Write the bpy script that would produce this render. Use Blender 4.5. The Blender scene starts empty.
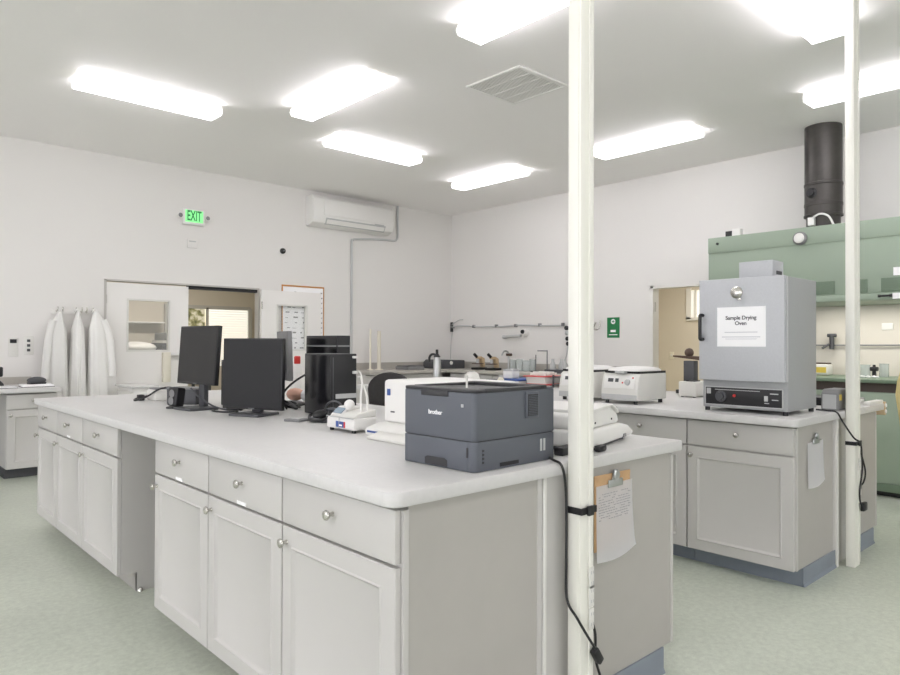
import bpy, bmesh, math, random
from mathutils import Matrix, Vector
R = math.radians
random.seed(4)
SC = bpy.context.scene
COL = SC.collection

# ------------------------------------------------------------------ materials
MATS = {}
def mat(name, col, rough=0.5, metal=0.0, noise=None, bump=None, emit=None, alpha=None, coat=0.0, trans=0.0, spec=0.5):
    """col is sRGB 0-255"""
    if name in MATS: return MATS[name]
    m = bpy.data.materials.new(name); m.use_nodes = True
    nt = m.node_tree; p = nt.nodes['Principled BSDF']
    lin = [((c/255)/12.92 if c/255 <= .04045 else ((c/255+.055)/1.055)**2.4) for c in col]
    p.inputs['Base Color'].default_value = (*lin, 1)
    p.inputs['Roughness'].default_value = rough
    p.inputs['Metallic'].default_value = metal
    p.inputs['Specular IOR Level'].default_value = spec
    if coat: p.inputs['Coat Weight'].default_value = coat
    if trans:
        p.inputs['Transmission Weight'].default_value = trans
        p.inputs['IOR'].default_value = 1.45
    if alpha is not None: p.inputs['Alpha'].default_value = alpha
    if emit:
        p.inputs['Emission Color'].default_value = (*emit[0], 1)
        p.inputs['Emission Strength'].default_value = emit[1]
    if noise or bump:
        tc = nt.nodes.new('ShaderNodeTexCoord')
    if noise:
        out = None
        for i, (sc, amt, det) in enumerate(noise):
            n = nt.nodes.new('ShaderNodeTexNoise'); n.inputs['Scale'].default_value = sc
            n.inputs['Detail'].default_value = det; n.inputs['Roughness'].default_value = .6
            nt.links.new(tc.outputs['Object'], n.inputs['Vector'])
            r = nt.nodes.new('ShaderNodeMapRange')
            r.inputs['From Min'].default_value = .3; r.inputs['From Max'].default_value = .7
            r.inputs['To Min'].default_value = 1-amt; r.inputs['To Max'].default_value = 1+amt
            nt.links.new(n.outputs['Fac'], r.inputs['Value'])
            if out is None: out = r.outputs['Result']
            else:
                mu = nt.nodes.new('ShaderNodeMath'); mu.operation = 'MULTIPLY'
                nt.links.new(out, mu.inputs[0]); nt.links.new(r.outputs['Result'], mu.inputs[1]); out = mu.outputs[0]
        mx = nt.nodes.new('ShaderNodeVectorMath'); mx.operation = 'SCALE'
        mx.inputs[0].default_value = lin
        nt.links.new(out, mx.inputs['Scale'])
        nt.links.new(mx.outputs['Vector'], p.inputs['Base Color'])
    if bump:
        n = nt.nodes.new('ShaderNodeTexNoise'); n.inputs['Scale'].default_value = bump[0]; n.inputs['Detail'].default_value = 3
        nt.links.new(tc.outputs['Object'], n.inputs['Vector'])
        b = nt.nodes.new('ShaderNodeBump'); b.inputs['Strength'].default_value = bump[1]; b.inputs['Distance'].default_value = bump[2]
        nt.links.new(n.outputs['Fac'], b.inputs['Height'])
        nt.links.new(b.outputs['Normal'], p.inputs['Normal'])
    MATS[name] = m
    return m

WALL = mat('white_wall_paint', (228, 226, 222), .75, bump=(60, .08, .004))
CEIL = mat('ceiling_paint', (243, 241, 239), .8, bump=(50, .08, .004))
FLOOR = mat('green_sheet_vinyl', (194, 200, 186), .3, noise=[(1.5, .05, 2), (38, .10, 4), (170, .07, 2)])
CAB = mat('grey_cabinet_paint', (196, 194, 190), .42, noise=[(3, .012, 2)])
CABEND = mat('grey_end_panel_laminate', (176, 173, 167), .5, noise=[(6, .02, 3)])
COUNTER = mat('pale_grey_laminate', (206, 205, 203), .4, noise=[(2.2, .03, 4), (60, .025, 4)])
FARCOUNTER = mat('warm_grey_laminate', (176, 172, 164), .4, noise=[(40, .03, 3)])
COVE = mat('blue_grey_vinyl_base', (132, 140, 150), .45, noise=[(5, .05, 3)])
NICKEL = mat('brushed_nickel', (200, 198, 192), .25, 1.0)
STEEL = mat('stainless_steel', (196, 198, 198), .28, 1.0, noise=[(30, .04, 2)])
WHITE = mat('white_plastic', (232, 231, 227), .4)
OFFW = mat('offwhite_plastic', (222, 221, 215), .45)
CREAM = mat('cream_plastic', (226, 221, 204), .45)
POLE = mat('white_enamel_metal', (236, 235, 226), .35)
BLACK = mat('black_plastic', (28, 28, 30), .45)
BLACKG = mat('black_gloss', (22, 22, 25), .18)
SCREEN = mat('dark_screen_glass', (44, 43, 43), .5, spec=.3)
SCREEN2 = mat('black_screen_glass', (30, 30, 31), .5, spec=.3)
DGREY = mat('dark_grey_plastic', (74, 75, 78), .5)
MGREY = mat('mid_grey_plastic', (128, 128, 128), .5)
LGREY = mat('light_grey_plastic', (188, 189, 188), .5)
PRN = mat('slate_grey_printer_plastic', (90, 94, 101), .48, bump=(400, .05, .001))
PRND = mat('dark_printer_tray_plastic', (52, 52, 54), .5)
OVEN = mat('silver_hammered_enamel', (188, 190, 193), .45, .0, noise=[(90, .03, 3)], bump=(160, .12, .002))
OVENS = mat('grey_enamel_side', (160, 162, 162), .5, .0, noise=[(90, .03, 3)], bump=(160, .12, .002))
GREEN = mat('sage_green_enamel', (150, 165, 147), .4, noise=[(2, .02, 2)])
GREEND = mat('dull_green_enamel', (108, 126, 106), .45)
DUCT = mat('dark_galvanised_duct', (74, 71, 68), .42, .45, noise=[(5, .12, 3), (25, .05, 2)])
PAPER = mat('white_paper', (248, 248, 248), .8)
INK = mat('grey_ink', (196, 197, 201), .8)
INKD = mat('dark_ink', (60, 60, 64), .8)
WOOD = mat('clipboard_hardboard', (196, 160, 118), .6, noise=[(30, .08, 3)])
ORANGE = mat('orange_brown_wood', (196, 138, 76), .5, noise=[(25, .12, 3)])
BEIGE = mat('beige_wall_paint', (212, 204, 190), .8)
TRIMG = mat('grey_door_frame_paint', (190, 187, 181), .45)
DOORW = mat('white_door_paint', (236, 234, 230), .45)
GLASSY = mat('clear_glass', (214, 222, 220), .06, alpha=.38)
PANE = mat('window_pane_glass', (240, 244, 242), .03, alpha=.10)
RED = mat('red_plastic', (206, 52, 46), .4)
REDP = mat('pale_red_plastic', (214, 96, 92), .45)
BLUE = mat('blue_plastic', (54, 84, 150), .4)
LBLUE = mat('pale_blue_plastic', (150, 186, 212), .5)
SIGNG = mat('sign_green', (28, 122, 68), .5)
EXITBG = mat('lit_exit_face', (140, 225, 150), .5, emit=((.18, .8, .25), .55))
EXITL = mat('exit_letter_green', (34, 140, 66), .5)
YELLOW = mat('yellow_cloth', (222, 204, 146), .85, noise=[(8, .05, 3)])
COATM = mat('white_cotton', (236, 235, 231), .85, bump=(30, .2, .01))
COATG = mat('pale_grey_cotton', (222, 221, 217), .85, bump=(30, .2, .01))
TAN = mat('tan_plastic', (200, 176, 140), .5)
BROWN = mat('dark_brown_plastic', (84, 66, 54), .5)
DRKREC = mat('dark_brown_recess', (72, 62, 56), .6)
LINER = mat('hood_liner_board', (214, 209, 199), .6)
LAMPON = mat('lit_diffuser', (255, 253, 246), .5, emit=((1.0, .965, 1.03), 8.2))
LAMPEND = mat('lit_acrylic_end', (236, 234, 228), .3, emit=((1, .99, .96), .55))
DAY = mat('daylit_blind', (240, 240, 235), .6, emit=((1, .97, .90), .42))
FILLBACK = mat('back_fill_window_glow', (240, 240, 240), .6, emit=((.97, .955, 1.07), 2.4))  # glow of the added back window, fill light for the room
FILLFRONT = mat('front_fill_window_glow', (240, 240, 240), .6, emit=((.97, .955, 1.04), .8))  # weaker glow of the added front window
LEAF = mat('foliage_outdoors', (90, 90, 60), .9)
def foliage_nodes(m):
    nt = m.node_tree; p = nt.nodes['Principled BSDF']
    tc = nt.nodes.new('ShaderNodeTexCoord'); n = nt.nodes.new('ShaderNodeTexNoise'); n.inputs['Scale'].default_value = 11; n.inputs['Detail'].default_value = 4
    r = nt.nodes.new('ShaderNodeValToRGB'); e = r.color_ramp.elements
    e[0].position = .38; e[0].color = (.03, .032, .02, 1); e[1].position = .62; e[1].color = (.62, .56, .42, 1)
    k = e.new(.5); k.color = (.22, .20, .09, 1)
    nt.links.new(tc.outputs['Object'], n.inputs['Vector']); nt.links.new(n.outputs['Fac'], r.inputs['Fac'])
    nt.links.new(r.outputs['Color'], p.inputs['Emission Color']); p.inputs['Emission Strength'].default_value = .8
foliage_nodes(LEAF)
LCD = mat('blue_grey_display', (96, 124, 140), .3)
FABRIC = mat('charcoal_mesh_fabric', (62, 60, 60), .85, noise=[(120, .2, 2)])
MESHG = mat('grey_mesh_fabric', (120, 117, 114), .9, noise=[(90, .25, 2)])
LABELY = mat('yellow_label', (222, 196, 82), .6)
CORK = mat('peach_paper', (222, 176, 156), .8)

# ------------------------------------------------------------------ builder
class MB:
    def __init__(s): s.bm = bmesh.new()
    def _m(s, verts, mtx):
        if mtx is not None: bmesh.ops.transform(s.bm, matrix=mtx, verts=verts)
    def box(s, x0, x1, y0, y1, z0, z1, bev=0.0, seg=2, mtx=None):
        t = bmesh.new()
        bmesh.ops.create_cube(t, size=1)
        for v in t.verts:
            v.co = Vector(((x0+x1)/2+v.co.x*(x1-x0), (y0+y1)/2+v.co.y*(y1-y0), (z0+z1)/2+v.co.z*(z1-z0)))
        if bev:
            bmesh.ops.bevel(t, geom=list(t.edges), offset=bev, segments=seg, profile=.5, affect='EDGES', clamp_overlap=True)
        return s.add(t, mtx)
    def add(s, t, mtx=None):
        if mtx is not None: bmesh.ops.transform(t, matrix=mtx, verts=list(t.verts))
        me = bpy.data.meshes.new('tmp'); t.to_mesh(me); t.free()
        s.bm.from_mesh(me); bpy.data.meshes.remove(me)
        return s
    def prism(s, poly, z0, z1, bev=0.0, mtx=None, seg=2, axis='z'):
        """poly of 2D points extruded; axis z: (x,y); axis x: poly=(y,z); axis y: poly=(x,z)"""
        t = bmesh.new()
        def P(a, b, c):
            return {'z': (a, b, c), 'x': (c, a, b), 'y': (a, c, b)}[axis]
        lo = [t.verts.new(P(a, b, z0)) for a, b in poly]; hi = [t.verts.new(P(a, b, z1)) for a, b in poly]
        n = len(poly)
        t.faces.new(lo); t.faces.new(hi)
        for i in range(n): t.faces.new((lo[i], lo[(i+1) % n], hi[(i+1) % n], hi[i]))
        bmesh.ops.recalc_face_normals(t, faces=list(t.faces))
        if bev:
            eds = [e for e in t.edges if e.calc_face_angle(0) > .6]
            bmesh.ops.bevel(t, geom=eds, offset=bev, segments=seg, profile=.5, affect='EDGES', clamp_overlap=True)
        return s.add(t, mtx)
    def lathe(s, prof, center=(0, 0, 0), axis='z', n=24, mtx=None):
        t = bmesh.new(); rings = []
        for r, h in prof:
            ring = []
            for k in range(n):
                a = 2*math.pi*k/n; c, d = r*math.cos(a), r*math.sin(a)
                co = {'z': (c, d, h), 'x': (h, c, d), 'y': (c, h, d)}[axis]
                ring.append(t.verts.new(Vector(co)+Vector(center)))
            rings.append(ring)
        for i in range(len(rings)-1):
            for k in range(n): t.faces.new((rings[i][k], rings[i][(k+1) % n], rings[i+1][(k+1) % n], rings[i+1][k]))
        t.faces.new(rings[0]); t.faces.new(rings[-1])
        bmesh.ops.recalc_face_normals(t, faces=list(t.faces))
        return s.add(t, mtx)
    def cyl(s, p0, p1, r, n=16, r1=None):
        p0, p1 = Vector(p0), Vector(p1); d = p1-p0
        q = Vector((0, 0, 1)).rotation_difference(d).to_matrix().to_4x4()
        return s.lathe([(r, 0), (r if r1 is None else r1, d.length)], n=n, mtx=Matrix.Translation(p0) @ q)
    def sphere(s, c, r, scale=(1, 1, 1), u=20, v=12):
        t = bmesh.new(); bmesh.ops.create_uvsphere(t, u_segments=u, v_segments=v, radius=r)
        return s.add(t, Matrix.Translation(c) @ Matrix.Diagonal((*scale, 1)))
    def tube(s, pts, r, n=8, smooth=True, res=6):
        P = [Vector(p) for p in pts]
        if smooth and len(P) > 2:
            Q = []
            for i in range(len(P)-1):
                a = P[max(i-1, 0)]; b = P[i]; c = P[i+1]; d = P[min(i+2, len(P)-1)]
                for k in range(res):
                    u = k/res
                    Q.append(.5*((2*b)+(c-a)*u+(2*a-5*b+4*c-d)*u*u+(3*b-a-3*c+d)*u**3))
            Q.append(P[-1]); P = Q
        t = bmesh.new(); rings = []; up = Vector((0, 0, 1))
        tan0 = (P[1]-P[0]).normalized()
        nrm = tan0.cross(up)
        if nrm.length < .1: nrm = tan0.cross(Vector((1, 0, 0)))
        nrm.normalize()
        for i, p in enumerate(P):
            tn = (P[min(i+1, len(P)-1)]-P[max(i-1, 0)]).normalized()
            nrm = (nrm - tn*nrm.dot(tn))
            if nrm.length < 1e-6: nrm = tn.orthogonal()
            nrm.normalize(); bn = tn.cross(nrm)
            rings.append([t.verts.new(p+nrm*r*math.cos(2*math.pi*k/n)+bn*r*math.sin(2*math.pi*k/n)) for k in range(n)])
        for i in range(len(rings)-1):
            for k in range(n): t.faces.new((rings[i][k], rings[i][(k+1) % n], rings[i+1][(k+1) % n], rings[i+1][k]))
        t.faces.new(rings[0]); t.faces.new(rings[-1])
        bmesh.ops.recalc_face_normals(t, faces=list(t.faces))
        return s.add(t)
    def build(s, name, m, parent=None, local=False, angle=38):
        bm = s.bm
        loc = Vector((0, 0, 0))
        if parent is not None and not local:
            o = parent
            while o is not None: loc += o.location; o = o.parent
        elif parent is None:
            xs = [v.co for v in bm.verts]
            lo = Vector([min(c[i] for c in xs) for i in range(3)]); hi = Vector([max(c[i] for c in xs) for i in range(3)])
            loc = Vector(((lo.x+hi.x)/2, (lo.y+hi.y)/2, lo.z))
        bmesh.ops.translate(bm, verts=list(bm.verts), vec=-loc)
        me = bpy.data.meshes.new(name); bm.to_mesh(me); bm.free()
        for p in me.polygons: p.use_smooth = True
        me.set_sharp_from_angle(angle=R(angle))
        me.materials.append(m)
        ob = bpy.data.objects.new(name, me); COL.objects.link(ob)
        if parent is not None: ob.parent = parent
        else: ob.location = loc
        return ob

def tag(o, label, cat, group=None):
    o['label'] = label; o['category'] = cat
    if group: o['group'] = group
    return o
def thing(name, label, cat, loc, rot=0.0, group=None):
    o = bpy.data.objects.new(name, None); o.empty_display_size = .1
    COL.objects.link(o); o.location = loc; o.rotation_euler = (0, 0, R(rot))
    return tag(o, label, cat, group)
def struct(o, kind='structure'):
    o['kind'] = kind; return o
def bx(name, m, parent, *a, local=False, **k):
    return MB().box(*a, **k).build(name, m, parent, local)
def text(body, size, mtx, m, parent, name='lettering', depth=.0006, local=False, bold=False, spacing=1.0):
    cu = bpy.data.curves.new('t', 'FONT'); cu.body = body; cu.size = size; cu.extrude = depth
    cu.align_x = 'CENTER'; cu.align_y = 'CENTER'; cu.space_character = spacing
    if bold: cu.offset = size*.018
    ob = bpy.data.objects.new('t', cu); COL.objects.link(ob)
    bpy.context.view_layer.update()
    dg = bpy.context.evaluated_depsgraph_get()
    me = bpy.data.meshes.new_from_object(ob.evaluated_get(dg))
    bpy.data.objects.remove(ob); bpy.data.curves.remove(cu)
    mb = MB(); t = bmesh.new(); t.from_mesh(me); bpy.data.meshes.remove(me)
    mb.add(t, mtx)
    return mb.build(name, m, parent, local)
def face_mx(p):      # text on a surface facing -X
    return Matrix.Translation(p) @ Matrix(((0, 0, -1, 0), (-1, 0, 0, 0), (0, 1, 0, 0), (0, 0, 0, 1)))
def face_my(p):      # text on a surface facing -Y
    return Matrix.Translation(p) @ Matrix(((1, 0, 0, 0), (0, 0, -1, 0), (0, 1, 0, 0), (0, 0, 0, 1)))

T = .914              # bench height
XW, YW, ZC = 7.71, 8.31, 3.447
XB, YB = -6.5, -6.0   # walls behind the viewpoint

# ------------------------------------------------------------------ room shell
struct(bx('floor', FLOOR, None, XB-.12, 11.2, YB-.12, 12.0, -.1, 0))
struct(bx('ceiling', CEIL, None, XB-.12, XW+.12, YB-.12, YW+.12, ZC, ZC+.1))
DX0, DX1, DZ = 2.345, 4.235, 2.015    # double door opening in left wall
b = MB()
b.box(XB-.12, DX0, YW, YW+.12, 0, ZC); b.box(DX1, XW+.12, YW, YW+.12, 0, ZC); b.box(DX0, DX1, YW, YW+.12, DZ, ZC)
struct(b.build('wall_left', WALL))
RY0, RY1 = 3.67, 4.585
b = MB()
b.box(XW, XW+.12, YB, RY0, 0, ZC); b.box(XW, XW+.12, RY1, YW, 0, ZC); b.box(XW, XW+.12, RY0, RY1, 2.035, ZC)
struct(b.build('wall_right', WALL))
# wall behind the viewpoint with an unseen glowing window added to brighten the room
b = MB()
b.box(XB-.12, XB, YB, YW, 0, .4); b.box(XB-.12, XB, YB, YW, 2.7, ZC); b.box(XB-.12, XB, YB, -5.2, .4, 2.7); b.box(XB-.12, XB, 7.2, YW, .4, 2.7)
struct(b.build('wall_back', WALL))
b = MB()
b.box(XB-.12, XW+.12, YB-.12, YB, 0, .4); b.box(XB-.12, XW+.12, YB-.12, YB, 2.7, ZC); b.box(XB-.12, -6.0, YB-.12, YB, .4, 2.7); b.box(6.8, XW+.12, YB-.12, YB, .4, 2.7)
struct(b.build('wall_front', WALL))
wn = struct(bx('fill_window_back', FILLBACK, None, XB-.09, XB-.07, -5.2, 7.2, .4, 2.7))
b = MB()
for k in range(11): y = -5.2+k*1.236; b.box(XB-.07, XB-.03, y, y+.04, .4, 2.7)
b.box(XB-.07, XB-.03, -5.2, 7.2, .4, .44); b.box(XB-.07, XB-.03, -5.2, 7.2, 2.66, 2.7)
b.build('window_frame', WHITE, wn)
wn = struct(bx('fill_window_front', FILLFRONT, None, -6.0, 6.8, YB-.09, YB-.07, .4, 2.7))  # second unseen window, added as weaker fill light
b = MB()
for k in range(11): x = -6.0+k*1.276; b.box(x, x+.04, YB-.07, YB-.03, .4, 2.7)
b.box(-6.0, 6.8, YB-.07, YB-.03, .4, .44); b.box(-6.0, 6.8, YB-.07, YB-.03, 2.66, 2.7)
b.build('window_frame', WHITE, wn)

# room beyond the double door
b = MB()
b.box(1.3, 1.4, YW+.12, 11.6, 0, 2.7); b.box(6.6, 6.7, YW+.12, 11.6, 0, 2.7); b.box(1.3, 6.7, YW+.12, 11.6, 2.7, 2.8)
WX0, WX1, WZ0, WZ1 = 4.15, 5.68, .9, 1.92
b.box(1.3, WX0, 11.5, 11.6, 0, 2.7); b.box(WX1, 6.7, 11.5, 11.6, 0, 2.7); b.box(WX0, WX1, 11.5, 11.6, 0, WZ0); b.box(WX0, WX1, 11.5, 11.6, WZ1, 2.7)
struct(b.build('wall_far_room', BEIGE))
w1 = struct(bx('window_1', TRIMG, None, WX0, WX1, 11.46, 11.5, WZ1-.03, WZ1+.03))
b = MB(); b.box(WX1-.05, WX1+.02, 11.44, 11.5, WZ0, WZ1); b.box(WX0, WX0+.05, 11.44, 11.5, WZ0, WZ1); b.box(4.86, 4.9, 11.46, 11.5, WZ0, WZ1)
b.build('window_frame', TRIMG, w1)
b = MB()
for i in range(24): b.box(4.9, WX1-.05, 11.48, 11.498, WZ0+i*.0425, WZ0+i*.0425+.037)
b.build('blind', DAY, w1)
bx('backdrop_foliage', LEAF, w1, 4.2, 4.86, 11.52, 11.54, WZ0, WZ1)
# room beyond the right-hand doorway
b = MB()
b.box(XW+.12, 10.6, 2.4, 2.5, 0, 2.7); b.box(XW+.12, 10.6, 6.4, 6.5, 0, 2.7); b.box(10.5, 10.6, 2.5, 6.4, 0, 1.75)
b.box(10.5, 10.6, 2.5, 6.4, 2.2, 2.7); b.box(10.5, 10.6, 5.55, 6.4, 1.75, 2.2); b.box(10.5, 10.6, 2.5, 4.8, 1.75, 2.2)
b.box(XW+.12, 10.6, 2.4, 6.5, 2.7, 2.8)
struct(b.build('wall_side_room', BEIGE))
w2 = struct(bx('window_2', DAY, None, 10.56, 10.58, 4.8, 5.55, 1.75, 2.2))
b = MB(); b.box(10.47, 10.5, 5.5, 5.58, 1.72, 2.23); b.box(10.5, 10.55, 5.42, 5.46, 1.75, 2.2); b.box(10.47, 10.5, 4.8, 5.58, 1.70, 1.75); b.build('window_frame', WHITE, w2)

# door trims
b = MB(); b.box(DX0-.012, DX0+.012, YW-.006, YW+.1, 0, DZ+.012); b.box(DX0-.012, DX1, YW-.006, YW+.1, DZ-.005, DZ+.014); b.box(DX1-.012, DX1, YW-.006, YW+.1, 0, DZ)
struct(b.build('trim_1', TRIMG))
b = MB(); b.box(XW-.01, XW+.13, RY1-.035, RY1+.01, 0, 2.045); b.box(XW-.01, XW+.13, RY0-.01, RY0+.035, 0, 2.045); b.box(XW-.01, XW+.13, RY0, RY1, 2.01, 2.045)
struct(b.build('trim_2', WALL))
b = MB(); b.box(DX0+.96, DX1-.012, YW+.03, YW+.1, DZ-.045, DZ-.005)  # black strip across the head of the open half
struct(b.build('dark_head_strip', BLACK))
struct(bx('baseboard_left', COVE, None, XB, 1.25, YW-.008, YW, 0, .1))

def door_leaf(name, x0, x1, y0, y1, z1, hinge):
    o = MB()
    wx0, wx1, wz0, wz1 = x0+.235, x1-.235, 1.21, z1-.19
    o.box(x0, wx0, y0, y1, .01, z1); o.box(wx1, x1, y0, y1, .01, z1); o.box(wx0, wx1, y0, y1, .01, wz0); o.box(wx0, wx1, y0, y1, wz1, z1)
    d = struct(o.build(name, DOORW))
    f = MB()
    for (a, c, e, g) in ((wx0-.012, wx0+.008, wz0-.012, wz1+.012), (wx1-.008, wx1+.012, wz0-.012, wz1+.012)): f.box(a, c, y0-.008, y1+.004, e, g)
    f.box(wx0, wx1, y0-.008, y1+.004, wz0-.012, wz0+.008); f.box(wx0, wx1, y0-.008, y1+.004, wz1-.008, wz1+.012)
    f.build('window_bead', OFFW, d)
    bx('window_pane', PANE, d, wx0+.004, wx1-.004, (y0+y1)/2-.003, (y0+y1)/2+.003, wz0, wz1)
    h = MB()
    for z in (.25, 1.0, 1.75): h.cyl((hinge, y0-.004, z), (hinge, y0-.004, z+.1), .009)
    h.build('hinge', NICKEL, d)
    return d
d1 = door_leaf('door_1', DX0+.014, DX0+.955, YW+.015, YW+.06, 1.995, DX0+.012)
b = MB(); b.box(2.98, 3.07, YW-.05, YW+.015, .83, 1.19, bev=.008); b.build('latch_case', CREAM, d1)
b = MB(); b.box(3.07, 3.26, YW-.05, YW+.0, 1.15, 1.185, bev=.006); b.box(3.22, 3.26, YW-.05, YW+.015, 1.14, 1.195); b.build('push_bar', WHITE, d1)
d2 = door_leaf('door_2', 4.225, 5.135, YW-.085, YW-.04, 2.005, 4.23)
b = MB(); b.cyl((5.07, YW-.085, 1.0), (5.07, YW-.13, 1.0), .012); b.lathe([(.012, 0), (.028, .01), (.03, .03), (.018, .045)], (5.07, YW-.17, 1.0), axis='y'); b.build('door_knob', NICKEL, d2)
b = MB(); b.box(XW+.03, XW+.05, RY1-.043, RY1-.034, 1.72, 1.84); b.build('hinge', TRIMG, bpy.data.objects['trim_2'])
so = thing('light_switch', 'small beige switch on the wall seen through the right doorway', 'switch', (10.5, 5.85, 1.12))
MB().box(10.49, 10.5, 5.81, 5.89, 1.06, 1.18, bev=.003).build('plate', CREAM, so); MB().box(10.482, 10.491, 5.835, 5.865, 1.10, 1.14, bev=.002).build('rocker', OFFW, so)

# ------------------------------------------------------------------ ceiling lights
def lamp(cx, cy, along, label, group='ceiling light fixtures', L=1.17):
    r = thing('ceiling_light', label, 'light', (cx, cy, ZC), 0 if along == 'x' else 90, group)
    h = L/2
    MB().box(-h+.013, h-.013, -.10, .10, -.0145, 0, bev=.003).build('housing', WHITE, r, True)
    pr = [(-.102, -.014), (.102, -.014), (.122, -.058), (.106, -.086), (-.106, -.086), (-.122, -.058)]
    MB().prism(pr, -h+.012, h-.012, axis='x').build('diffuser', LAMPON, r, True)
    for s in (-1, 1):
        p2 = [(-.106, -.012), (.106, -.012), (.125, -.058), (.109, -.089), (-.109, -.089), (-.125, -.058)]
        MB().prism(p2, min(s*h, s*(h-.012)), max(s*h, s*(h-.012)), axis='x', bev=.003).build('end_cap', LAMPEND, r, True)
    return r
lamp(2.04, 5.99, 'x', 'lit ceiling light at the far left, nearest the exit sign')
lamp(3.20, 4.89, 'y', 'lit ceiling light left of centre, slanting up towards the upper right')
lamp(4.39, 5.97, 'x', 'lit ceiling light just in front of the wall air conditioner, slanting down to the right')
lamp(6.19, 5.97, 'y', 'small-looking lit ceiling light nearest the far corner of the room')
lamp(3.195, 2.69, 'y', 'large lit ceiling light passing behind the near white pole at the top')
lamp(6.28, 3.79, 'y', 'lit ceiling light just right of the near white pole, above the green safety sign')
lamp(4.37, 1.60, 'x', 'large lit ceiling light cut by the top edge, left of the far pole')
lamp(6.19, 1.59, 'y', 'lit ceiling light at the right edge above the dark exhaust duct')
for (x, y, a) in ((.3, 1.0, 'x'), (-1.2, 3.2, 'y'), (-.9, 6.3, 'x'), (2.3, -1.0, 'x'), (-1.2, -.8, 'y'), (5.2, -1.2, 'y'), (-4, 1.5, 'x'), (-4, 5.5, 'y'), (-4, -3, 'x'), (0, -4, 'y'), (3.5, -4, 'x')):
    lamp(x, y, a, 'lit white ceiling light fixture added out of frame behind the viewpoint as fill', 'added fill lights behind the viewpoint')  # unseen fixture copies added to raise the room brightness
def area(name, loc, sx, sy, power, col=(1, .95, .88)):
    l = bpy.data.lights.new(name, 'AREA'); l.shape = 'RECTANGLE'; l.size = sx; l.size_y = sy; l.energy = power; l.color = col
    o = bpy.data.objects.new(name, l); COL.objects.link(o); o.location = loc; return o
area('far_room_fill_light', (3.8, 10.0, 2.68), 1.2, .3, 26)  # added light with no fixture, brightens the room beyond the double door
area('fume_hood_fill_light', (7.1, 1.9, 1.685), .3, 1.4, 7)  # unseen light added to brighten the hood interior
area('side_room_fill_light', (9.2, 4.4, 2.68), 1.2, .3, 34)  # added light with no fixture, brightens the room beyond the right doorway

# ceiling return-air vent
v = thing('ceiling_vent', 'square white louvred air vent in the ceiling beside the near pole', 'vent', (4.2, 3.735, ZC))
b = MB()
for (x0, x1, y0, y1) in ((3.9, 4.5, 3.435, 3.465), (3.9, 4.5, 4.005, 4.035), (3.9, 3.93, 3.465, 4.005), (4.47, 4.5, 3.465, 4.005)): b.box(x0, x1, y0, y1, ZC-.014, ZC, bev=.003)
b.build('frame', WHITE, v)
b = MB(); b.box(3.93, 4.47, 3.465, 4.005, ZC-.002, ZC-.0005); b.build('backing', MGREY, v)
b = MB()
for i in range(26):
    y = 3.472+i*.0206
    b.box(3.93, 4.47, y, y+.013, ZC-.010, ZC-.004, mtx=None)
for x in (4.06, 4.2, 4.34): b.box(x-.004, x+.004, 3.465, 4.005, ZC-.012, ZC-.003)
struct(b.build('louvre', WHITE, v), 'stuff')

# ------------------------------------------------------------------ cabinets
def knob(parent, y, z, xf=0.0, m=NICKEL):
    b = MB(); b.lathe([(.008, 0), (.006, .006), (.006, .014), (.013, .018), (.016, .023), (.014, .028), (.006, .031)], (0, 0, 0), axis='x')
    bmesh.ops.transform(b.bm, matrix=Matrix.Translation((xf, y, z)) @ Matrix.Rotation(math.pi, 4, 'Z'), verts=list(b.bm.verts))
    return b.build('knob', m, parent, True)
def panel_front(mb, y0, y1, z0, z1, th=.02, rail=.058):
    """door leaf facing -x at x=0, with a stepped recessed field"""
    t = bmesh.new()
    def ring(i, x): return [t.verts.new((x, a, c)) for a, c in ((y0+i, z0+i), (y1-i, z0+i), (y1-i, z1-i), (y0+i, z1-i))]
    rs = [ring(0, th), ring(0, .003), ring(.003, 0), ring(rail, 0), ring(rail+.005, -.004), ring(rail+.011, .004), ring(rail+.020, .009)]
    t.faces.new(rs[0])
    for a, c in zip(rs, rs[1:]):
        for k in range(4): t.faces.new((a[k], a[(k+1) % 4], c[(k+1) % 4], c[k]))
    t.faces.new(rs[-1])
    bmesh.ops.recalc_face_normals(t, faces=list(t.faces))
    return mb.add(t)
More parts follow.
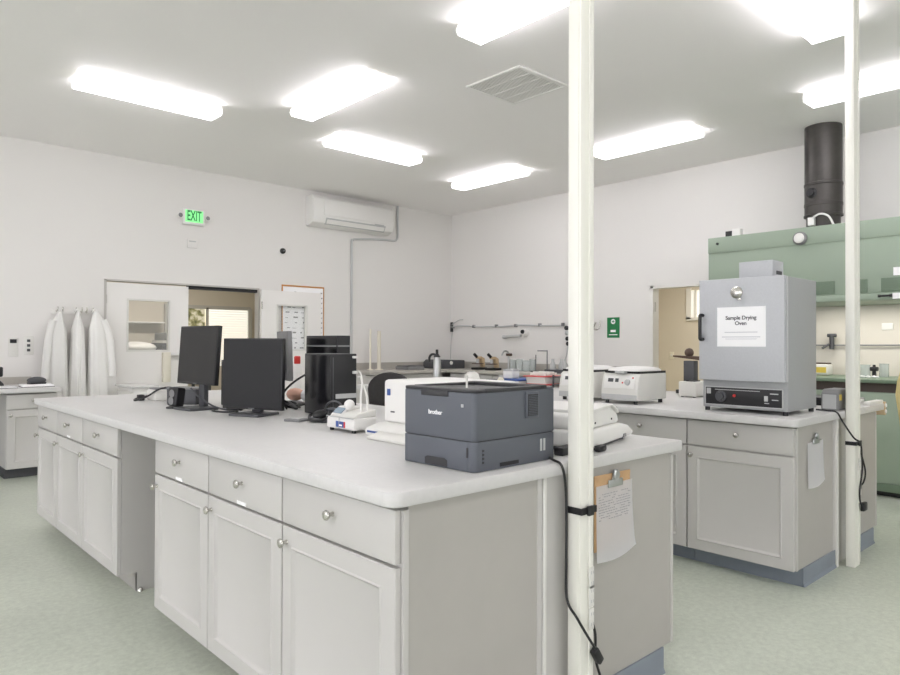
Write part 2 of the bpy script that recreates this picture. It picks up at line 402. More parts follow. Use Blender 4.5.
def cabinet(loc, w, D, rot, label, group, end=None, holder=False, top=.872, split=.705, knob_left=True, cm=None, drawer=True, toe=None):
    cm = cm or CAB
    r = thing('base_cabinet', label, 'cabinet', loc, rot, group)
    y0, y1 = 0.0, w
    ya = .007 if end in ('lo', 'both') else 0.0
    yb = w-.007 if end in ('hi', 'both') else w
    b = MB(); b.box(.0215, .04, y0, y1, .10, top-.015); b.box(.04, .085, ya, yb, .10, top-.015); b.box(.085, D, ya, yb, .10, top)
    body = b.build('carcass', cm, r, True)
    for side, yy in (('lo', 0.0), ('hi', w)):
        if end in (side, 'both'):
            s = 1 if side == 'lo' else -1
            q = MB(); q.box(D-.022, D, min(yy, yy+s*.007), max(yy, yy+s*.007), .10, top)
            q.build('end_stile', CAB, body, True)
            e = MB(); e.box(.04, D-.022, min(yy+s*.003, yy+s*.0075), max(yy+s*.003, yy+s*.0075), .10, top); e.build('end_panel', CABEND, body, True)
            c = MB(); k0, k1 = (yy-.004, yy+.004)
            c.box(.10, D, k0, k1, 0, .10); c.prism([(yy-.012*s, 0), (yy, 0), (yy, .022), (yy-.004*s, .018)], .10, D, axis='x')
            c.build('cove_base', COVE, r, True)
    MB().box(.10, D-.02, .001, w-.001, 0, .0995).build('toe_kick', toe or COVE, r, True)
    lo = .004; hi = w-.004
    if end == 'lo': lo = .010
    if end == 'hi': hi = w-.010
    if drawer:
        d = MB().box(0, .0205, lo, hi, split+.008, top-.014, bev=.003, seg=2).build('drawer', cm, r, True)
        knob(d, (lo+hi)/2, (split+top)/2+.006)
        if holder: MB().box(-.003, 0, (lo+hi)/2-.035, (lo+hi)/2+.035, split+.012, split+.024).build('label_holder', PAPER, d, True)
    dt = split-.002 if drawer else top-.014
    d = panel_front(MB(), lo, hi, .099, dt).build('door', cm, r, True)
    ky = hi-.028 if knob_left else lo+.028
    knob(d, ky, dt-.05)
    return r

IG = 'base cabinets of the near island'
ys = [1.402, 2.016, 2.600, 3.186]
il = ['grey base cabinet at the near corner of the island, under the dark grey printer', 'middle grey cabinet of the three nearest island units', 'grey island cabinet beside the open knee space, nearer side']
for i in range(3):
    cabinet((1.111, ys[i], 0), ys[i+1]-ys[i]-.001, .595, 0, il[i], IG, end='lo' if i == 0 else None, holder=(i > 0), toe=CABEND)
ys = [3.720, 4.365, 4.95, 5.485]
il = ['grey island cabinet just beyond the open knee space', 'middle grey cabinet of the three at the island far end', 'last grey cabinet at the far left end of the island']
for i in range(3):
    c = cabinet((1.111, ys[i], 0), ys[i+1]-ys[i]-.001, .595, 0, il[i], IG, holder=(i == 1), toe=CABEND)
    if i == 0:
        q = MB(); q.box(.10, .595, 0, .02, 0, .0995); q.build('side_skirt', CAB, c, True)
        q = MB(); q.lathe([(.014, 0), (.012, .012), (.005, .02)], (.115, -.012, .002)); q.build('levelling_foot', NICKEL, c, True)
# rear unit of island (its end panel faces the viewer)
cabinet((2.557, 2.010, 0), .608, .690, 180, 'grey island cabinet end with clipboard hanging on it, right of the near pole', IG, end='hi')
cabinet((2.557, 2.620, 0), .608, .690, 180, 'grey island cabinet on the aisle side behind the clipboard end', IG)
f = thing('filler_panel', 'narrow grey filler panel in the island end behind the near pole', 'panel', (1.785, 1.403, 0))
MB().box(1.7105, 1.8645, 1.403, 1.42, 0, .872).build('board', CAB, f)
MB().box(1.7075, 1.722, 1.395, 1.4025, 0, .872, bev=.002).build('trim_strip', OFFW, f)
tag(MB().box(1.725, 1.745, 3.19, 3.715, 0, .872).build('knee_space_back_panel', CAB), 'grey panel closing the back of the island knee space', 'panel')

def rounded(x0, x1, y0, y1, r):
    """rectangle with rounded corners; r = radii for (x0y0, x1y0, x1y1, x0y1)"""
    pts = []
    for (cx, cy, rr, a0) in ((x0, y0, r[0], 180), (x1, y0, r[1], 270), (x1, y1, r[2], 0), (x0, y1, r[3], 90)):
        if rr == 0: pts.append((cx, cy)); continue
        mx = cx+rr if cx == x0 else cx-rr; my = cy+rr if cy == y0 else cy-rr
        for k in range(9):
            a = R(a0+90*k/8); pts.append((mx+rr*math.cos(a), my+rr*math.sin(a)))
    return pts
tag(MB().prism(rounded(1.074, 2.566, 1.377, 5.42, (.045, .006, .006, .006)), .8725, T, bev=.005).build('worktop', COUNTER), 'long pale grey worktop of the near island', 'worktop')

# second bench
BG = 'base cabinets of the second bench'
BX = 3.775
ys = [1.388, 2.003, 2.618, 3.233]
bl = ['grey base cabinet directly under the silver oven', 'grey base cabinet left of the oven, partly hidden by the island end', 'grey bench cabinet behind the near pole under the left centrifuge']
for i in range(3):
    cabinet((BX, ys[i], 0), .614, .592, 0, bl[i], BG, end='lo' if i == 0 else None)
cabinet((5.195, 2.003, 0), .614, .575, 180, 'grey end of the second bench, right of the far pole', BG, end='hi')
f = thing('filler_panel', 'narrow grey filler panel with pale strip, left of the far pole foot', 'panel', (4.5, 1.39, 0))
MB().box(4.3685, 4.6185, 1.398, 1.42, 0, .872).build('board', CAB, f)
MB().box(4.372, 4.402, 1.375, 1.3975, 0, .872, bev=.002).build('trim_strip', OFFW, f)
tag(MB().prism(rounded(3.692, 5.21, 1.350, 5.30, (.04, .02, .006, .006)), .8725, T, bev=.005).build('worktop', COUNTER), 'pale worktop of the second bench carrying oven and centrifuges', 'worktop')
b = MB(); b.box(4.0, 5.0, 5.0, 5.02, 0, .872); b.box(4.4, 4.42, 3.25, 5.0, 0, .872)
tag(b.build('bench_support_panel', CAB), 'grey panel carrying the far end of the second bench', 'panel')

# far L-shaped counter
p = [(5.45, 7.50), (6.88, 7.50), (6.88, 4.80), (XW-.002, 4.80), (XW-.002, YW-.002), (5.45, YW-.002)]
fc = thing('far_worktop', 'warm grey L-shaped counter running round the far corner', 'worktop', (6.9, 7.6, .8725))
MB().prism(p, .8725, T, bev=.004).build('slab', FARCOUNTER, fc)
b = MB(); b.box(5.45, XW-.02, YW-.02, YW-.002, T, T+.10); b.box(XW-.02, XW-.002, 4.80, YW-.02, T, T+.10); b.build('backsplash', FARCOUNTER, fc)
FG = 'base cabinets under the far counter'
ys = [4.83, 5.72, 6.61]
fl = ['grey cabinet under the far counter, nearest the right doorway', 'grey cabinet in the middle of the far right counter run', 'grey cabinet of the far counter next to the inside corner']
for i in range(3): cabinet((6.93, ys[i], 0), .885, .76, 0, fl[i], FG, cm=CAB)
cabinet((5.50, 7.56, 0), .7, .72, -90, 'grey cabinet under the far counter behind the computers', FG) if False else None
c = cabinet((5.48, 7.55, 0), 1.35, .74, 90, 'wide grey cabinet under the far counter behind the computers', FG)
c.rotation_euler = (0, 0, R(90)); c.location = (6.83, 7.55, 0)

# left wall desk
ld = thing('wall_desk', 'pale grey desk top along the left wall below the switches', 'desk', (0, 7.9, .82))
MB().prism(rounded(-1.6, 1.73, 7.48, YW-.002, (.0, .03, .0, .0)), .82, .862, bev=.005).build('slab', COUNTER, ld)
MB().box(-1.6, 1.62, YW-.02, YW-.002, .862, .94).build('backsplash', FARCOUNTER, ld)
c = cabinet((1.27, 7.53, 0), .43, .76, 0, 'grey cabinet under the wall desk at the far left', None, top=.818, split=.66, toe=DGREY)
c.rotation_euler = (0, 0, R(-90)); c.location = (1.27, 7.53, 0)
c.rotation_euler = (0, 0, R(90)); c.location = (1.70, 7.53, 0)
c = cabinet((-.9, 7.53, 0), .6, .76, 0, 'grey cabinet under the wall desk outside the left edge', None, top=.818, split=.66)
c.rotation_euler = (0, 0, R(90)); c.location = (-.4, 7.53, 0)
MBd = thing('document', 'open white papers on the wall desk at the left edge', 'paper', (1.28, 7.75, .862), 5)
MB().box(-.22, .08, -.14, .14, 0, .012, bev=.003).build('sheets', PAPER, MBd, True)
MB().box(-.225, .085, -.145, .145, -.0005, .004).build('cover', INKD, MBd, True)
nb = thing('notebook', 'white notebook on the wall desk under the dark stapler', 'book', (1.60, 7.78, .862), -4)
MB().box(-.17, .10, -.13, .13, .003, .024, bev=.003).build('pages', PAPER, nb, True); MB().box(-.175, .105, -.135, .135, 0, .004).build('cover', INKD, nb, True)
st = thing('tape_dispenser', 'dark rounded desk tool lying on the white notebook', 'stationery', (1.57, 7.80, .8865), 10)
b = MB(); b.sphere((0, 0, .036), .09, (1, .5, .40)); b.box(-.08, .08, -.035, .035, 0, .02, bev=.008); b.build('body', DGREY, st, True)
MB().box(-.07, .07, -.046, -.03, .0, .012, bev=.003).build('base_pad', BLACK, st, True)
ph = thing('desk_phone', 'black handset stand at the very left edge of the wall desk', 'phone', (1.235, 7.95, .862), 0)
MB().prism([(-.09, 0), (.07, 0), (.07, .03), (-.05, .16), (-.09, .16)], -.08, .08, axis='y', bev=.008).build('stand', BLACK, ph, True)
MB().box(-.06, .06, -.1, -.05, .10, .2, bev=.015).build('handset', BLACK, ph, True)

# ------------------------------------------------------------------ power poles
def pole(x0, x1, y0, y1, label, zs):
    r = thing('power_pole', label, 'pole', ((x0+x1)/2, (y0+y1)/2, 0))
    b = MB(); b.box(x0, x1, y0, y1, 0, ZC-.001, bev=.003); b.build('shaft', POLE, r)
    b = MB(); xm = x0+(x1-x0)*.5
    b.box(xm+.008, x1-.004, y0-.004, y0+.001, .02, ZC-.02, bev=.0015); b.box(x0-.003, x0+.001, y0+.008, y1-.006, .02, ZC-.02, bev=.001)
    b.build('cover_channel', POLE, r)
    for z in zs:
        o = MB().box(x0+(x1-x0)*.55, x1-.006, y0-.009, y0-.004, z-.035, z+.035, bev=.002).build('outlet', OFFW, r)
        q = MB()
        for dz in (-.017, .017):
            q.box((x0+x1)/2+.012, (x0+x1)/2+.015, y0-.0095, y0-.0085, z+dz-.005, z+dz+.005); q.box((x0+x1)/2+.022, (x0+x1)/2+.025, y0-.0095, y0-.0085, z+dz-.005, z+dz+.005)
        q.build('slot', LGREY, o)
    return r
pole(1.804, 1.874, 1.322, 1.374, 'near white power pole standing against the island end', (.535, .475, .40))
pole(4.430, 4.524, 1.300, 1.3485, 'far white power pole at the end of the second bench', (.45, .6))
def strap(x0, x1, y0, y1, z, label):
    r = thing('cable_strap', label, 'strap', ((x0+x1)/2, (y0+y1)/2, z))
    b = MB(); e = .004; h = .011
    b.box(x0-e, x1+e, y0-.010, y0-.0055, z-h, z+h); b.box(x0-e-.003, x0-.0035, y0-.010, y1, z-h, z+h); b.box(x1+.0005, x1+e, y0-.010, y1, z-h, z+h)
    b.build('band', BLACK, r)
    MB().box((x0+x1)/2-.016, (x0+x1)/2+.014, y0-.02, y0-.0095, z-.016, z+.016, bev=.003).build('buckle', BLACK, r)
strap(1.804, 1.876, 1.322, 1.374, .759, 'black strap buckled round the near white pole')
strap(4.430, 4.524, 1.300, 1.3485, .726, 'black strap round the far white pole')
cb = thing('hanging_cable', 'black printer cord running down the near pole to its plug', 'cord', (1.80, 1.34, .3))
MB().tube([(1.835, 1.50, .921), (1.80, 1.45, .921), (1.762, 1.40, .921), (1.757, 1.366, .912), (1.772, 1.362, .87), (1.787, 1.366, .78), (1.790, 1.368, .6), (1.788, 1.364, .47), (1.782, 1.318, .42), (1.825, 1.300, .345), (1.862, 1.300, .30)], .0045).build('cable', BLACK, cb)
MB().box(-.014, .014, -.012, .012, -.032, .028, bev=.006, mtx=Matrix.Translation((1.866, 1.302, .283)) @ Matrix.Rotation(R(-35), 4, 'Y')).build('plug', BLACK, cb)
cb = thing('hanging_cable', 'black cord hanging right of the near pole down to the floor', 'cord', (1.90, 1.35, .0))
MB().tube([(1.888, 1.350, .50), (1.890, 1.345, .40), (1.905, 1.335, .33), (1.90, 1.33, .25), (1.92, 1.32, .17), (1.93, 1.31, .06), (1.97, 1.27, .006), (2.08, 1.28, .006)], .0045).build('cable', BLACK, cb)
MB().cyl((1.8865, 1.352, .47), (1.8865, 1.352, .51), .007).build('plug', BLACK, cb)
cb = thing('hanging_cable', 'black cord from the oven draped down the far pole', 'cord', (4.40, 1.29, .4))
MB().tube([(4.32, 1.47, .921), (4.28, 1.40, .922), (4.26, 1.342, .918), (4.29, 1.318, .86), (4.36, 1.285, .77), (4.42, 1.268, .735), (4.44, 1.266, .66), (4.46, 1.270, .57), (4.425, 1.272, .47), (4.44, 1.276, .40), (4.49, 1.280, .355)], .005).build('cable', BLACK, cb)
MB().box(4.485, 4.55, 1.266, 1.289, .325, .375, bev=.006).build('plug', BLACK, cb)
cb = thing('hanging_cable', 'black cord looping out to the right of the far pole', 'cord', (4.55, 1.33, .45))
MB().tube([(4.545, 1.343, .90), (4.60, 1.335, .86), (4.585, 1.325, .80), (4.538, 1.32, .74), (4.59, 1.31, .64), (4.625, 1.30, .54), (4.59, 1.30, .48), (4.55, 1.31, .46)], .005).build('cable', BLACK, cb)
MB().box(4.530, 4.565, 1.30, 1.325, .44, .48, bev=.005).build('plug', BLACK, cb)

# clipboards
def clipboard(x0, x1, z0, z1, y, label, board=True):
    r = thing('clipboard', label, 'clipboard', ((x0+x1)/2, y, z0))
    if board: MB().prism([(x0, z0+.045), (x1-.03, z0+.045), (x1-.014, z1-.002), (x0, z1)], y-.008, y-.004, axis='y', bev=.001).build('board', WOOD, r)
    t = bmesh.new(); N = 10; grid = []
    for i in range(N+1):
        row = []
        for j in range(N+1):
            u = i/N; w_ = j/N
            xx = x0+.006+(x1-x0-.012)*u + (.025*(1-w_)**2)*(u > .0)*u
            zz = z0+.008+(z1-z0-.045)*w_ + (0 if w_ > .2 else .02*u*(1-w_/.2) - .012*math.sin(u*3.1)*(1-w_/.2))
            yy = y-.0095-.010*(1-w_)**2*abs(math.sin(u*2.6+.4))-.001
            row.append(t.verts.new((xx, yy, zz)))
        grid.append(row)
    for i in range(N):
        for j in range(N): t.faces.new((grid[i][j], grid[i+1][j], grid[i+1][j+1], grid[i][j+1]))
    bmesh.ops.solidify(t, geom=list(t.faces), thickness=.002)
    pm = MB(); pm.add(t); pg = pm.build('papers', PAPER, r)
    q = MB(); rnd = random.Random(2)
    for i in range(11):
        zz = z1-.070-i*.009
        xx = x0+.02
        while xx < x1-.03:
            l = rnd.uniform(.005, .016)
            if rnd.random() < .75: q.box(xx, xx+l, y-.0125-.0022*(i/10), y-.0105, zz, zz+.0018)
            xx += l+.006
    if board: q.build('handwriting', INK, pg)
    q = MB(); q.box((x0+x1)/2-.045, (x0+x1)/2+.045, y-.017, y-.011, z1-.05, z1-.022, bev=.003); q.prism([((x0+x1)/2-.022, z1-.025), ((x0+x1)/2+.022, z1-.025), ((x0+x1)/2+.012, z1+.012), ((x0+x1)/2-.012, z1+.012)], y-.016, y-.011, axis='y', bev=.002)
    q.lathe([(.014, 0), (.018, .004), (.014, .008)], ((x0+x1)/2, y-.024, z1-.006), axis='y'); q.build('clip', STEEL, r)
    return r
clipboard(1.985, 2.225, .525, .838, 1.403, 'brown clipboard with handwritten list hanging on the island end')
clipboard(3.925, 4.170, .512, .805, 1.392, 'white sheets clipped to the bench end under the oven', board=False)

# ------------------------------------------------------------------ left wall fittings
ex = thing('exit_sign', 'green exit sign with two emergency lamp heads on the left wall', 'sign', (3.335, YW, 2.85))
MB().box(3.20, 3.47, YW-.06, YW, 2.755, 2.945, bev=.008).build('housing', WHITE, ex)
MB().box(3.225, 3.445, YW-.063, YW-.0595, 2.785, 2.93).build('face', EXITBG, ex)
text('EXIT', .175, face_my((3.335, YW-.064, 2.857)) @ Matrix.Diagonal((.50, 1, 1, 1)), EXITL, ex, bold=True)
for x in (3.165, 3.505):
    h = MB().lathe([(.012, 0), (.03, -.005), (.036, -.03), (.034, -.05), (.0, -.051)] if False else [(.012, 0), (.03, -.005), (.036, -.03), (.034, -.05)], (x, YW-.02, 2.855), axis='y').build('lamp_head', WHITE, ex)
    MB().lathe([(.026, -.0505), (.02, -.054)], (x, YW-.02, 2.855), axis='y').build('lens', MGREY, h)
jb = thing('wall_box', 'small white cover plate on the wall below the exit sign', 'wall plate', (3.335, YW, 2.53))
MB().box(3.27, 3.395, YW-.02, YW, 2.475, 2.585, bev=.004).build('cover', WALL, jb)
MB().box(3.29, 3.375, YW-.0215, YW-.0195, 2.548, 2.562).build('slot', LGREY, jb)
cm_ = thing('wall_camera', 'small black dome on a white wall base, left of the air conditioner', 'camera', (4.562, YW, 2.55))
MB().lathe([(.055, 0), (.055, -.018), (.045, -.024)], (4.562, YW, 2.553), axis='y').build('mount', WHITE, cm_)
MB().lathe([(.04, -.02), (.038, -.045), (.028, -.06), (.012, -.066)], (4.562, YW, 2.553), axis='y').build('dome', BLACKG, cm_)
MB().lathe([(.010, -.064), (.006, -.069)], (4.562, YW, 2.553), axis='y').build('lens', MGREY, cm_)

ac = thing('air_conditioner', 'long white split air conditioner high on the left wall', 'air conditioner', (5.64, YW, 2.95))
pr = [(YW, 3.36), (YW-.17, 3.36), (YW-.225, 3.31), (YW-.235, 3.06), (YW-.20, 2.98), (YW-.10, 2.945), (YW, 2.945)]
MB().prism(pr, 4.925, 6.305, axis='x', bev=.012, seg=3).build('body', WHITE, ac)
MB().box(5.08, 6.15, YW-.245, YW-.225, 3.085, 3.285, bev=.006).build('front_panel', WHITE, ac)
MB().prism([(YW-.228, 3.058), (YW-.236, 3.046), (YW-.196, 2.972), (YW-.178, 2.966)], 5.12, 6.15, axis='x').build('outlet_slot', LGREY, ac)
MB().prism([(YW-.222, 3.034), (YW-.236, 3.026), (YW-.206, 2.978), (YW-.190, 2.974)], 5.14, 6.13, axis='x').build('louvre', WHITE, ac)
MB().box(5.95, 6.12, YW-.2365, YW-.234, 3.05, 3.065).build('badge', LGREY, ac)
cd = tag(MB().tube([(6.545, YW-.02, 3.44), (6.545, YW-.02, 3.2), (6.545, YW-.02, 2.98), (6.53, YW-.02, 2.925), (6.47, YW-.02, 2.895), (6.2, YW-.02, 2.885), (5.78, YW-.02, 2.845), (5.71, YW-.02, 2.82), (5.69, YW-.02, 2.75), (5.69, YW-.02, 2.0), (5.69, YW-.02, 1.02)], .016).build('conduit', LGREY), 'grey conduit dropping from the air conditioner to the far counter', 'pipe')

for (x, z, lab, dark) in ((1.455, 1.25, 'white light switch with dark sensor window, left of the rocker switches', 1), (1.597, 1.27, 'white plate of rocker switches left of the lab coats', 0)):
    s_ = thing('light_switch', lab, 'switch', (x, YW, z))
    MB().box(x-.045, x+.045, YW-.008, YW, z-.10, z+.10, bev=.003).build('plate', OFFW, s_)
    q = MB()
    if dark: q.box(x-.03, x+.03, YW-.016, YW-.0075, z+.045, z+.085, bev=.002); q.build('sensor', BLACK, s_)
    else:
        for k in (-.05, 0, .05): q.box(x-.018, x+.012, YW-.014, YW-.0075, z+k-.014, z+k+.014, bev=.002)
        q.build('rocker', DGREY, s_)

hr = thing('coat_hooks', 'rail of small metal coat hooks above the lab coats', 'hook rail', (2.0, YW, 1.63))
b = MB(); b.box(1.80, 2.25, YW-.012, YW, 1.61, 1.66, bev=.003); b.build('rail', WALL, hr)
for x in (1.85, 1.90, 2.03, 2.09, 2.14, 2.20):
    MB().tube([(x, YW-.012, 1.645), (x, YW-.05, 1.635), (x, YW-.07, 1.655), (x, YW-.072, 1.69)], .008).build('hook', NICKEL, hr)
def coat(cx, ztop, zbot, wl, wr, seed, label, m, px=0.0):
    rnd = random.Random(seed); ph_ = [rnd.uniform(0, 6.28) for _ in range(4)]
    t = bmesh.new(); N = 48; H = 26; rings = []
    L = ztop-zbot
    for i in range(H+1):
        u = i/H; z = ztop-L*u
        grow = min(1, (.10+.55*min(1, u/.18)+.35*u))
        half_l, half_r = wl*grow, wr*grow; dep = .035+.065*min(1, u/.25)
        ring = []
        for k in range(N):
            a = 2*math.pi*k/N; c, s_ = math.cos(a), math.sin(a)
            f = 1+.10*u*math.sin(9*a+ph_[0]+u*1.5)+.07*u*math.sin(14*a+ph_[1])+.04*math.sin(5*a+ph_[2])
            x = cx+px*u+(half_r if c > 0 else half_l)*c*f*.96
            y = YW-.10-dep*s_*f if s_ > 0 else YW-.10-.07*s_
            ring.append(t.verts.new((x, min(y, YW-.016), z+.012*math.sin(3*a+ph_[3])*u)))
        rings.append(ring)
    for i in range(H):
        for k in range(N): t.faces.new((rings[i][k], rings[i][(k+1) % N], rings[i+1][(k+1) % N], rings[i+1][k]))
    t.faces.new(rings[0]); t.faces.new(rings[-1])
    bmesh.ops.recalc_face_normals(t, faces=list(t.faces))
    r = thing('lab_coat', label, 'coat', (cx, YW-.05, ztop))
    mb = MB(); mb.add(t); g = mb.build('cloth', m, r, angle=70)
    MB().tube([(cx-.03, YW-.075, ztop-.02), (cx, YW-.09, ztop+.03), (cx+.03, YW-.075, ztop-.02)], .007).build('collar_loop', m, g)
    for sgn in (-1, 1):
        if (sgn < 0 and wl < .12) or (sgn > 0 and wr < .12): continue
        xs = cx+sgn*(wl if sgn < 0 else wr)*.62
        MB().tube([(cx+sgn*.07, YW-.12, ztop-.10), (xs, YW-.15, ztop-.30), (xs+sgn*.03, YW-.165, ztop-.62), (xs+sgn*.035, YW-.16, ztop-.72)], .042, n=12).build('sleeve', m, g)
coat(1.87, 1.63, .60, .19, .085, 3, 'leftmost white lab coat hanging by the switches', COATG)
coat(2.04, 1.64, .60, .09, .085, 7, 'white lab coat hanging in the middle of the hook rail', COATM)
coat(2.215, 1.65, .60, .105, .21, 11, 'rightmost white lab coat, spread wide beside the double door', COATM, .03)

# drawer unit under the door glass
du = thing('drawer_unit', 'low white drawer unit standing in front of the closed door leaf', 'drawers', (2.56, 7.8, 0))
MB().box(2.42, 2.66, 7.58, 8.06, .0, .815, bev=.004).build('carcass', WHITE, du)
MB().box(2.385, 2.68, 7.55, 8.08, .815, .842, bev=.004).build('top', COUNTER, du)
for i in range(3):
    d_ = MB().box(2.402, 2.42, 7.59, 8.05, .05+i*.25, .285+i*.25, bev=.003).build('drawer', OFFW, du)
    MB().box(2.385, 2.402, 7.74, 7.88, .19+i*.25, .21+i*.25, bev=.004).build('handle', NICKEL, d_)

# framed chart behind the open door leaf
bd = thing('wall_chart', 'white chart in an orange wooden frame behind the open door leaf', 'chart', (4.9, YW, .84))
MB().box(4.56, 5.215, YW-.012, YW, .85, 2.085).build('sheet', PAPER, bd)
b = MB(); b.box(4.56, 5.225, YW-.02, YW, 2.078, 2.10, bev=.003); b.box(5.212, 5.225, YW-.02, YW, .85, 2.10, bev=.003); b.box(4.56, 5.225, YW-.02, YW, .84, .865, bev=.003); b.box(4.56, 4.575, YW-.02, YW, .85, 2.08, bev=.003); b.build('frame', ORANGE, bd)
b = MB(); rnd = random.Random(5)
for i in range(16):
    z = .95+i*.07
    b.box(5.165, 5.165+rnd.uniform(.015, .035), YW-.0135, YW-.0115, z, z+.018)
    for k in range(4):
        x = 4.60+k*.12+rnd.uniform(0, .05)
        b.box(x, x+rnd.uniform(.02, .07), YW-.0135, YW-.0115, z, z+rnd.uniform(.004, .02))
struct(b.build('printed_marks', MGREY, bd), 'stuff')

# things seen in the far room
tb = thing('side_table', 'table in the room beyond, seen through the door glass', 'table', (3.8, 10.9, 0))
MB().box(3.1, 4.6, 10.55, 11.3, 1.08, 1.12).build('tabletop', MGREY, tb)
for (x, y) in ((3.15, 10.6), (4.55, 10.6), (3.15, 11.25), (4.55, 11.25)): MB().box(x-.02, x+.02, y-.02, y+.02, 0, 1.08).build('leg', DGREY, tb)
pp = thing('copier', 'dark grey machine in the room beyond, behind the closed door glass', 'machine', (4.15, 10.9, 1.12))
MB().box(3.84, 4.45, 10.7, 11.2, 1.12, 1.30, bev=.01).build('body', DGREY, pp); MB().box(3.88, 4.42, 10.68, 11.15, 1.34, 1.46, bev=.01).build('lid', MGREY, pp)
MB().box(3.86, 4.44, 10.7, 11.2, 1.30, 1.34).build('paper_gap', WHITE, pp)
b = MB(); b.sphere((3.52, 10.9, 1.225), .3, (1, .7, .32)); tag(b.build('white_bag', WHITE), 'white folded bag seen through the closed door glass', 'bag')
sh = thing('wall_shelf', 'thin white shelf on the beige wall, seen through the closed door glass', 'shelf', (3.75, 11.4, 1.6))
MB().box(3.2, 4.1, 11.3, 11.5, 1.62, 1.645).build('board', WHITE, sh); MB().box(3.25, 3.28, 11.34, 11.5, 1.52, 1.62).build('bracket', WHITE, sh)

# ------------------------------------------------------------------ right wall fittings
def wtube(name, pts, r, m, label, cat): return tag(MB().tube(pts, r).build(name, m), label, cat)
gp = thing('gas_tubing', 'grey tubing clipped in a wavy line along the right wall', 'tubing', (XW, 7.1, 1.58))
MB().tube([(XW-.03, 8.28, 1.585), (XW-.03, 8.0, 1.597), (XW-.03, 7.6, 1.578), (XW-.03, 7.1, 1.572), (XW-.03, 6.8, 1.586), (XW-.03, 6.35, 1.572), (XW-.03, 5.95, 1.565)], .012).build('tube', LGREY, gp)
for y in (8.24, 7.75, 7.25, 6.85, 6.38, 5.96): MB().box(XW-.05, XW, y-.015, y+.015, 1.56, 1.605, bev=.003).build('clip', MGREY, gp)
MB().box(XW-.04, XW, 8.26, 8.29, 1.50, 1.66, bev=.003).build('end_bracket', BLACK, gp)
MB().tube([(XW-.03, 8.27, 1.62), (XW-.03, 8.1, 1.69), (XW-.03, 8.0, 1.70)], .008).build('branch', LGREY, gp)
MB().tube([(XW-.03, 8.25, 1.5), (XW-.05, 8.26, 1.3), (XW-.06, 8.3-.04, 1.05)], .006).build('drop', LGREY, gp)
vv = thing('valve_cluster', 'black and steel wall valves at the right end of the tubing', 'valve', (XW, 5.87, 1.4))
for k, z in enumerate((1.53, 1.46, 1.38, 1.31)):
    MB().lathe([(.02, 0), (.03, -.03), (.03, -.06), (.015, -.07)], (XW, 5.88-.01*k, z), axis='x').build('valve_body', BLACK if k != 1 else STEEL, vv)
MB().tube([(XW-.05, 5.85, 1.30), (XW-.07, 5.86, 1.15), (XW-.08, 5.90, 1.02)], .008).build('hose', LGREY, vv)
td = thing('wall_holder', 'grey wall rod holder with round dark knob above the far counter', 'holder', (XW, 6.85, 1.41))
MB().cyl((XW-.06, 7.08, 1.41), (XW-.06, 6.72, 1.425), .022).build('rod', LGREY, td); MB().box(XW-.07, XW, 7.04, 7.08, 1.385, 1.435).build('bracket', LGREY, td)
MB().lathe([(.05, 0), (.055, -.04), (.04, -.07)], (XW, 6.66, 1.47), axis='x').build('dial_housing', WHITE, td); MB().lathe([(.032, -.065), (.028, -.09)], (XW, 6.67, 1.485), axis='x').build('knob', BLACK, td)
sg = thing('safety_sign', 'dark green first-aid style sign on the right wall', 'sign', (XW, 5.14, 1.52))
MB().box(XW-.006, XW, 5.045, 5.235, 1.39, 1.66).build('plate', SIGNG, sg)
MB().lathe([(.034, 0), (.034, -.0015)], (XW-.006, 5.14, 1.605), axis='x').build('symbol', PAPER, sg)
q = MB(); q.box(XW-.0075, XW-.006, 5.10, 5.18, 1.465, 1.495, bev=.0005); q.box(XW-.0075, XW-.006, 5.075, 5.205, 1.425, 1.436)
q.build('caption', PAPER, sg)
q = MB(); q.box(XW-.0085, XW-.0074, 5.118, 5.162, 1.60, 1.61); q.box(XW-.0085, XW-.0074, 5.135, 5.145, 1.585, 1.625); q.build('cross', SIGNG, sg)
wh = tag(MB().tube([(XW-.002, 5.42, 1.60), (XW-.05, 5.42, 1.53), (XW-.06, 5.38, 1.50), (XW-.04, 5.34, 1.52), (XW-.03, 5.33, 1.62)], .012).build('wall_hook', NICKEL), 'small steel hook on the right wall beside the near pole', 'hook')

# ------------------------------------------------------------------ fume hood
fh = thing('fume_hood', 'large sage green fume hood against the right wall', 'fume hood', (7.2, 1.9, 0))
HY0, HY1 = -.4, 3.33
MB().box(6.72, XW-.002, HY0, HY1, 1.755, 2.40, bev=.006).build('canopy', GREEN, fh)
b = MB(); b.box(6.712, 6.722, HY0, HY1, 2.242, 2.40, bev=.002); b.build('top_fascia', GREEN, fh)
b = MB(); b.box(6.705, XW-.002, HY0, HY1, 1.695, 1.7545, bev=.008); b.build('canopy_lip', GREEN, fh)
for i, y in enumerate((3.05, 2.77, 2.49, 2.215, 1.95, 1.69, 1.44, 1.16)):
    g = MB().box(6.7135, 6.721, y-.078, y+.078, 1.765, 1.885, bev=.002).build('grille', GREEND, fh)
    q = MB()
    for k in range(7): q.box(6.7105, 6.7135, y-.068, y+.068, 1.773+k*.0155, 1.782+k*.0155)
    q.build('slat', GREEND, g)
MB().lathe([(.062, 0), (.062, -.02), (.05, -.035), (.03, -.04)], (6.722-.01, 2.427, 2.30), axis='x').build('gauge_bezel', MGREY, fh)
MB().lathe([(.048, -.034), (.04, -.05), (.02, -.056)], (6.722-.01, 2.427, 2.30), axis='x').build('gauge_lens', WHITE, fh)
MB().lathe([(.014, 0), (.012, -.008)], (6.712, 3.23, 2.335), axis='x').build('rivet', BLACK, fh)
hb = MB().cyl((6.68, 1.685, 1.728), (6.68, 1.78, 1.728), .009).build('sash_handle', BLACK, fh)
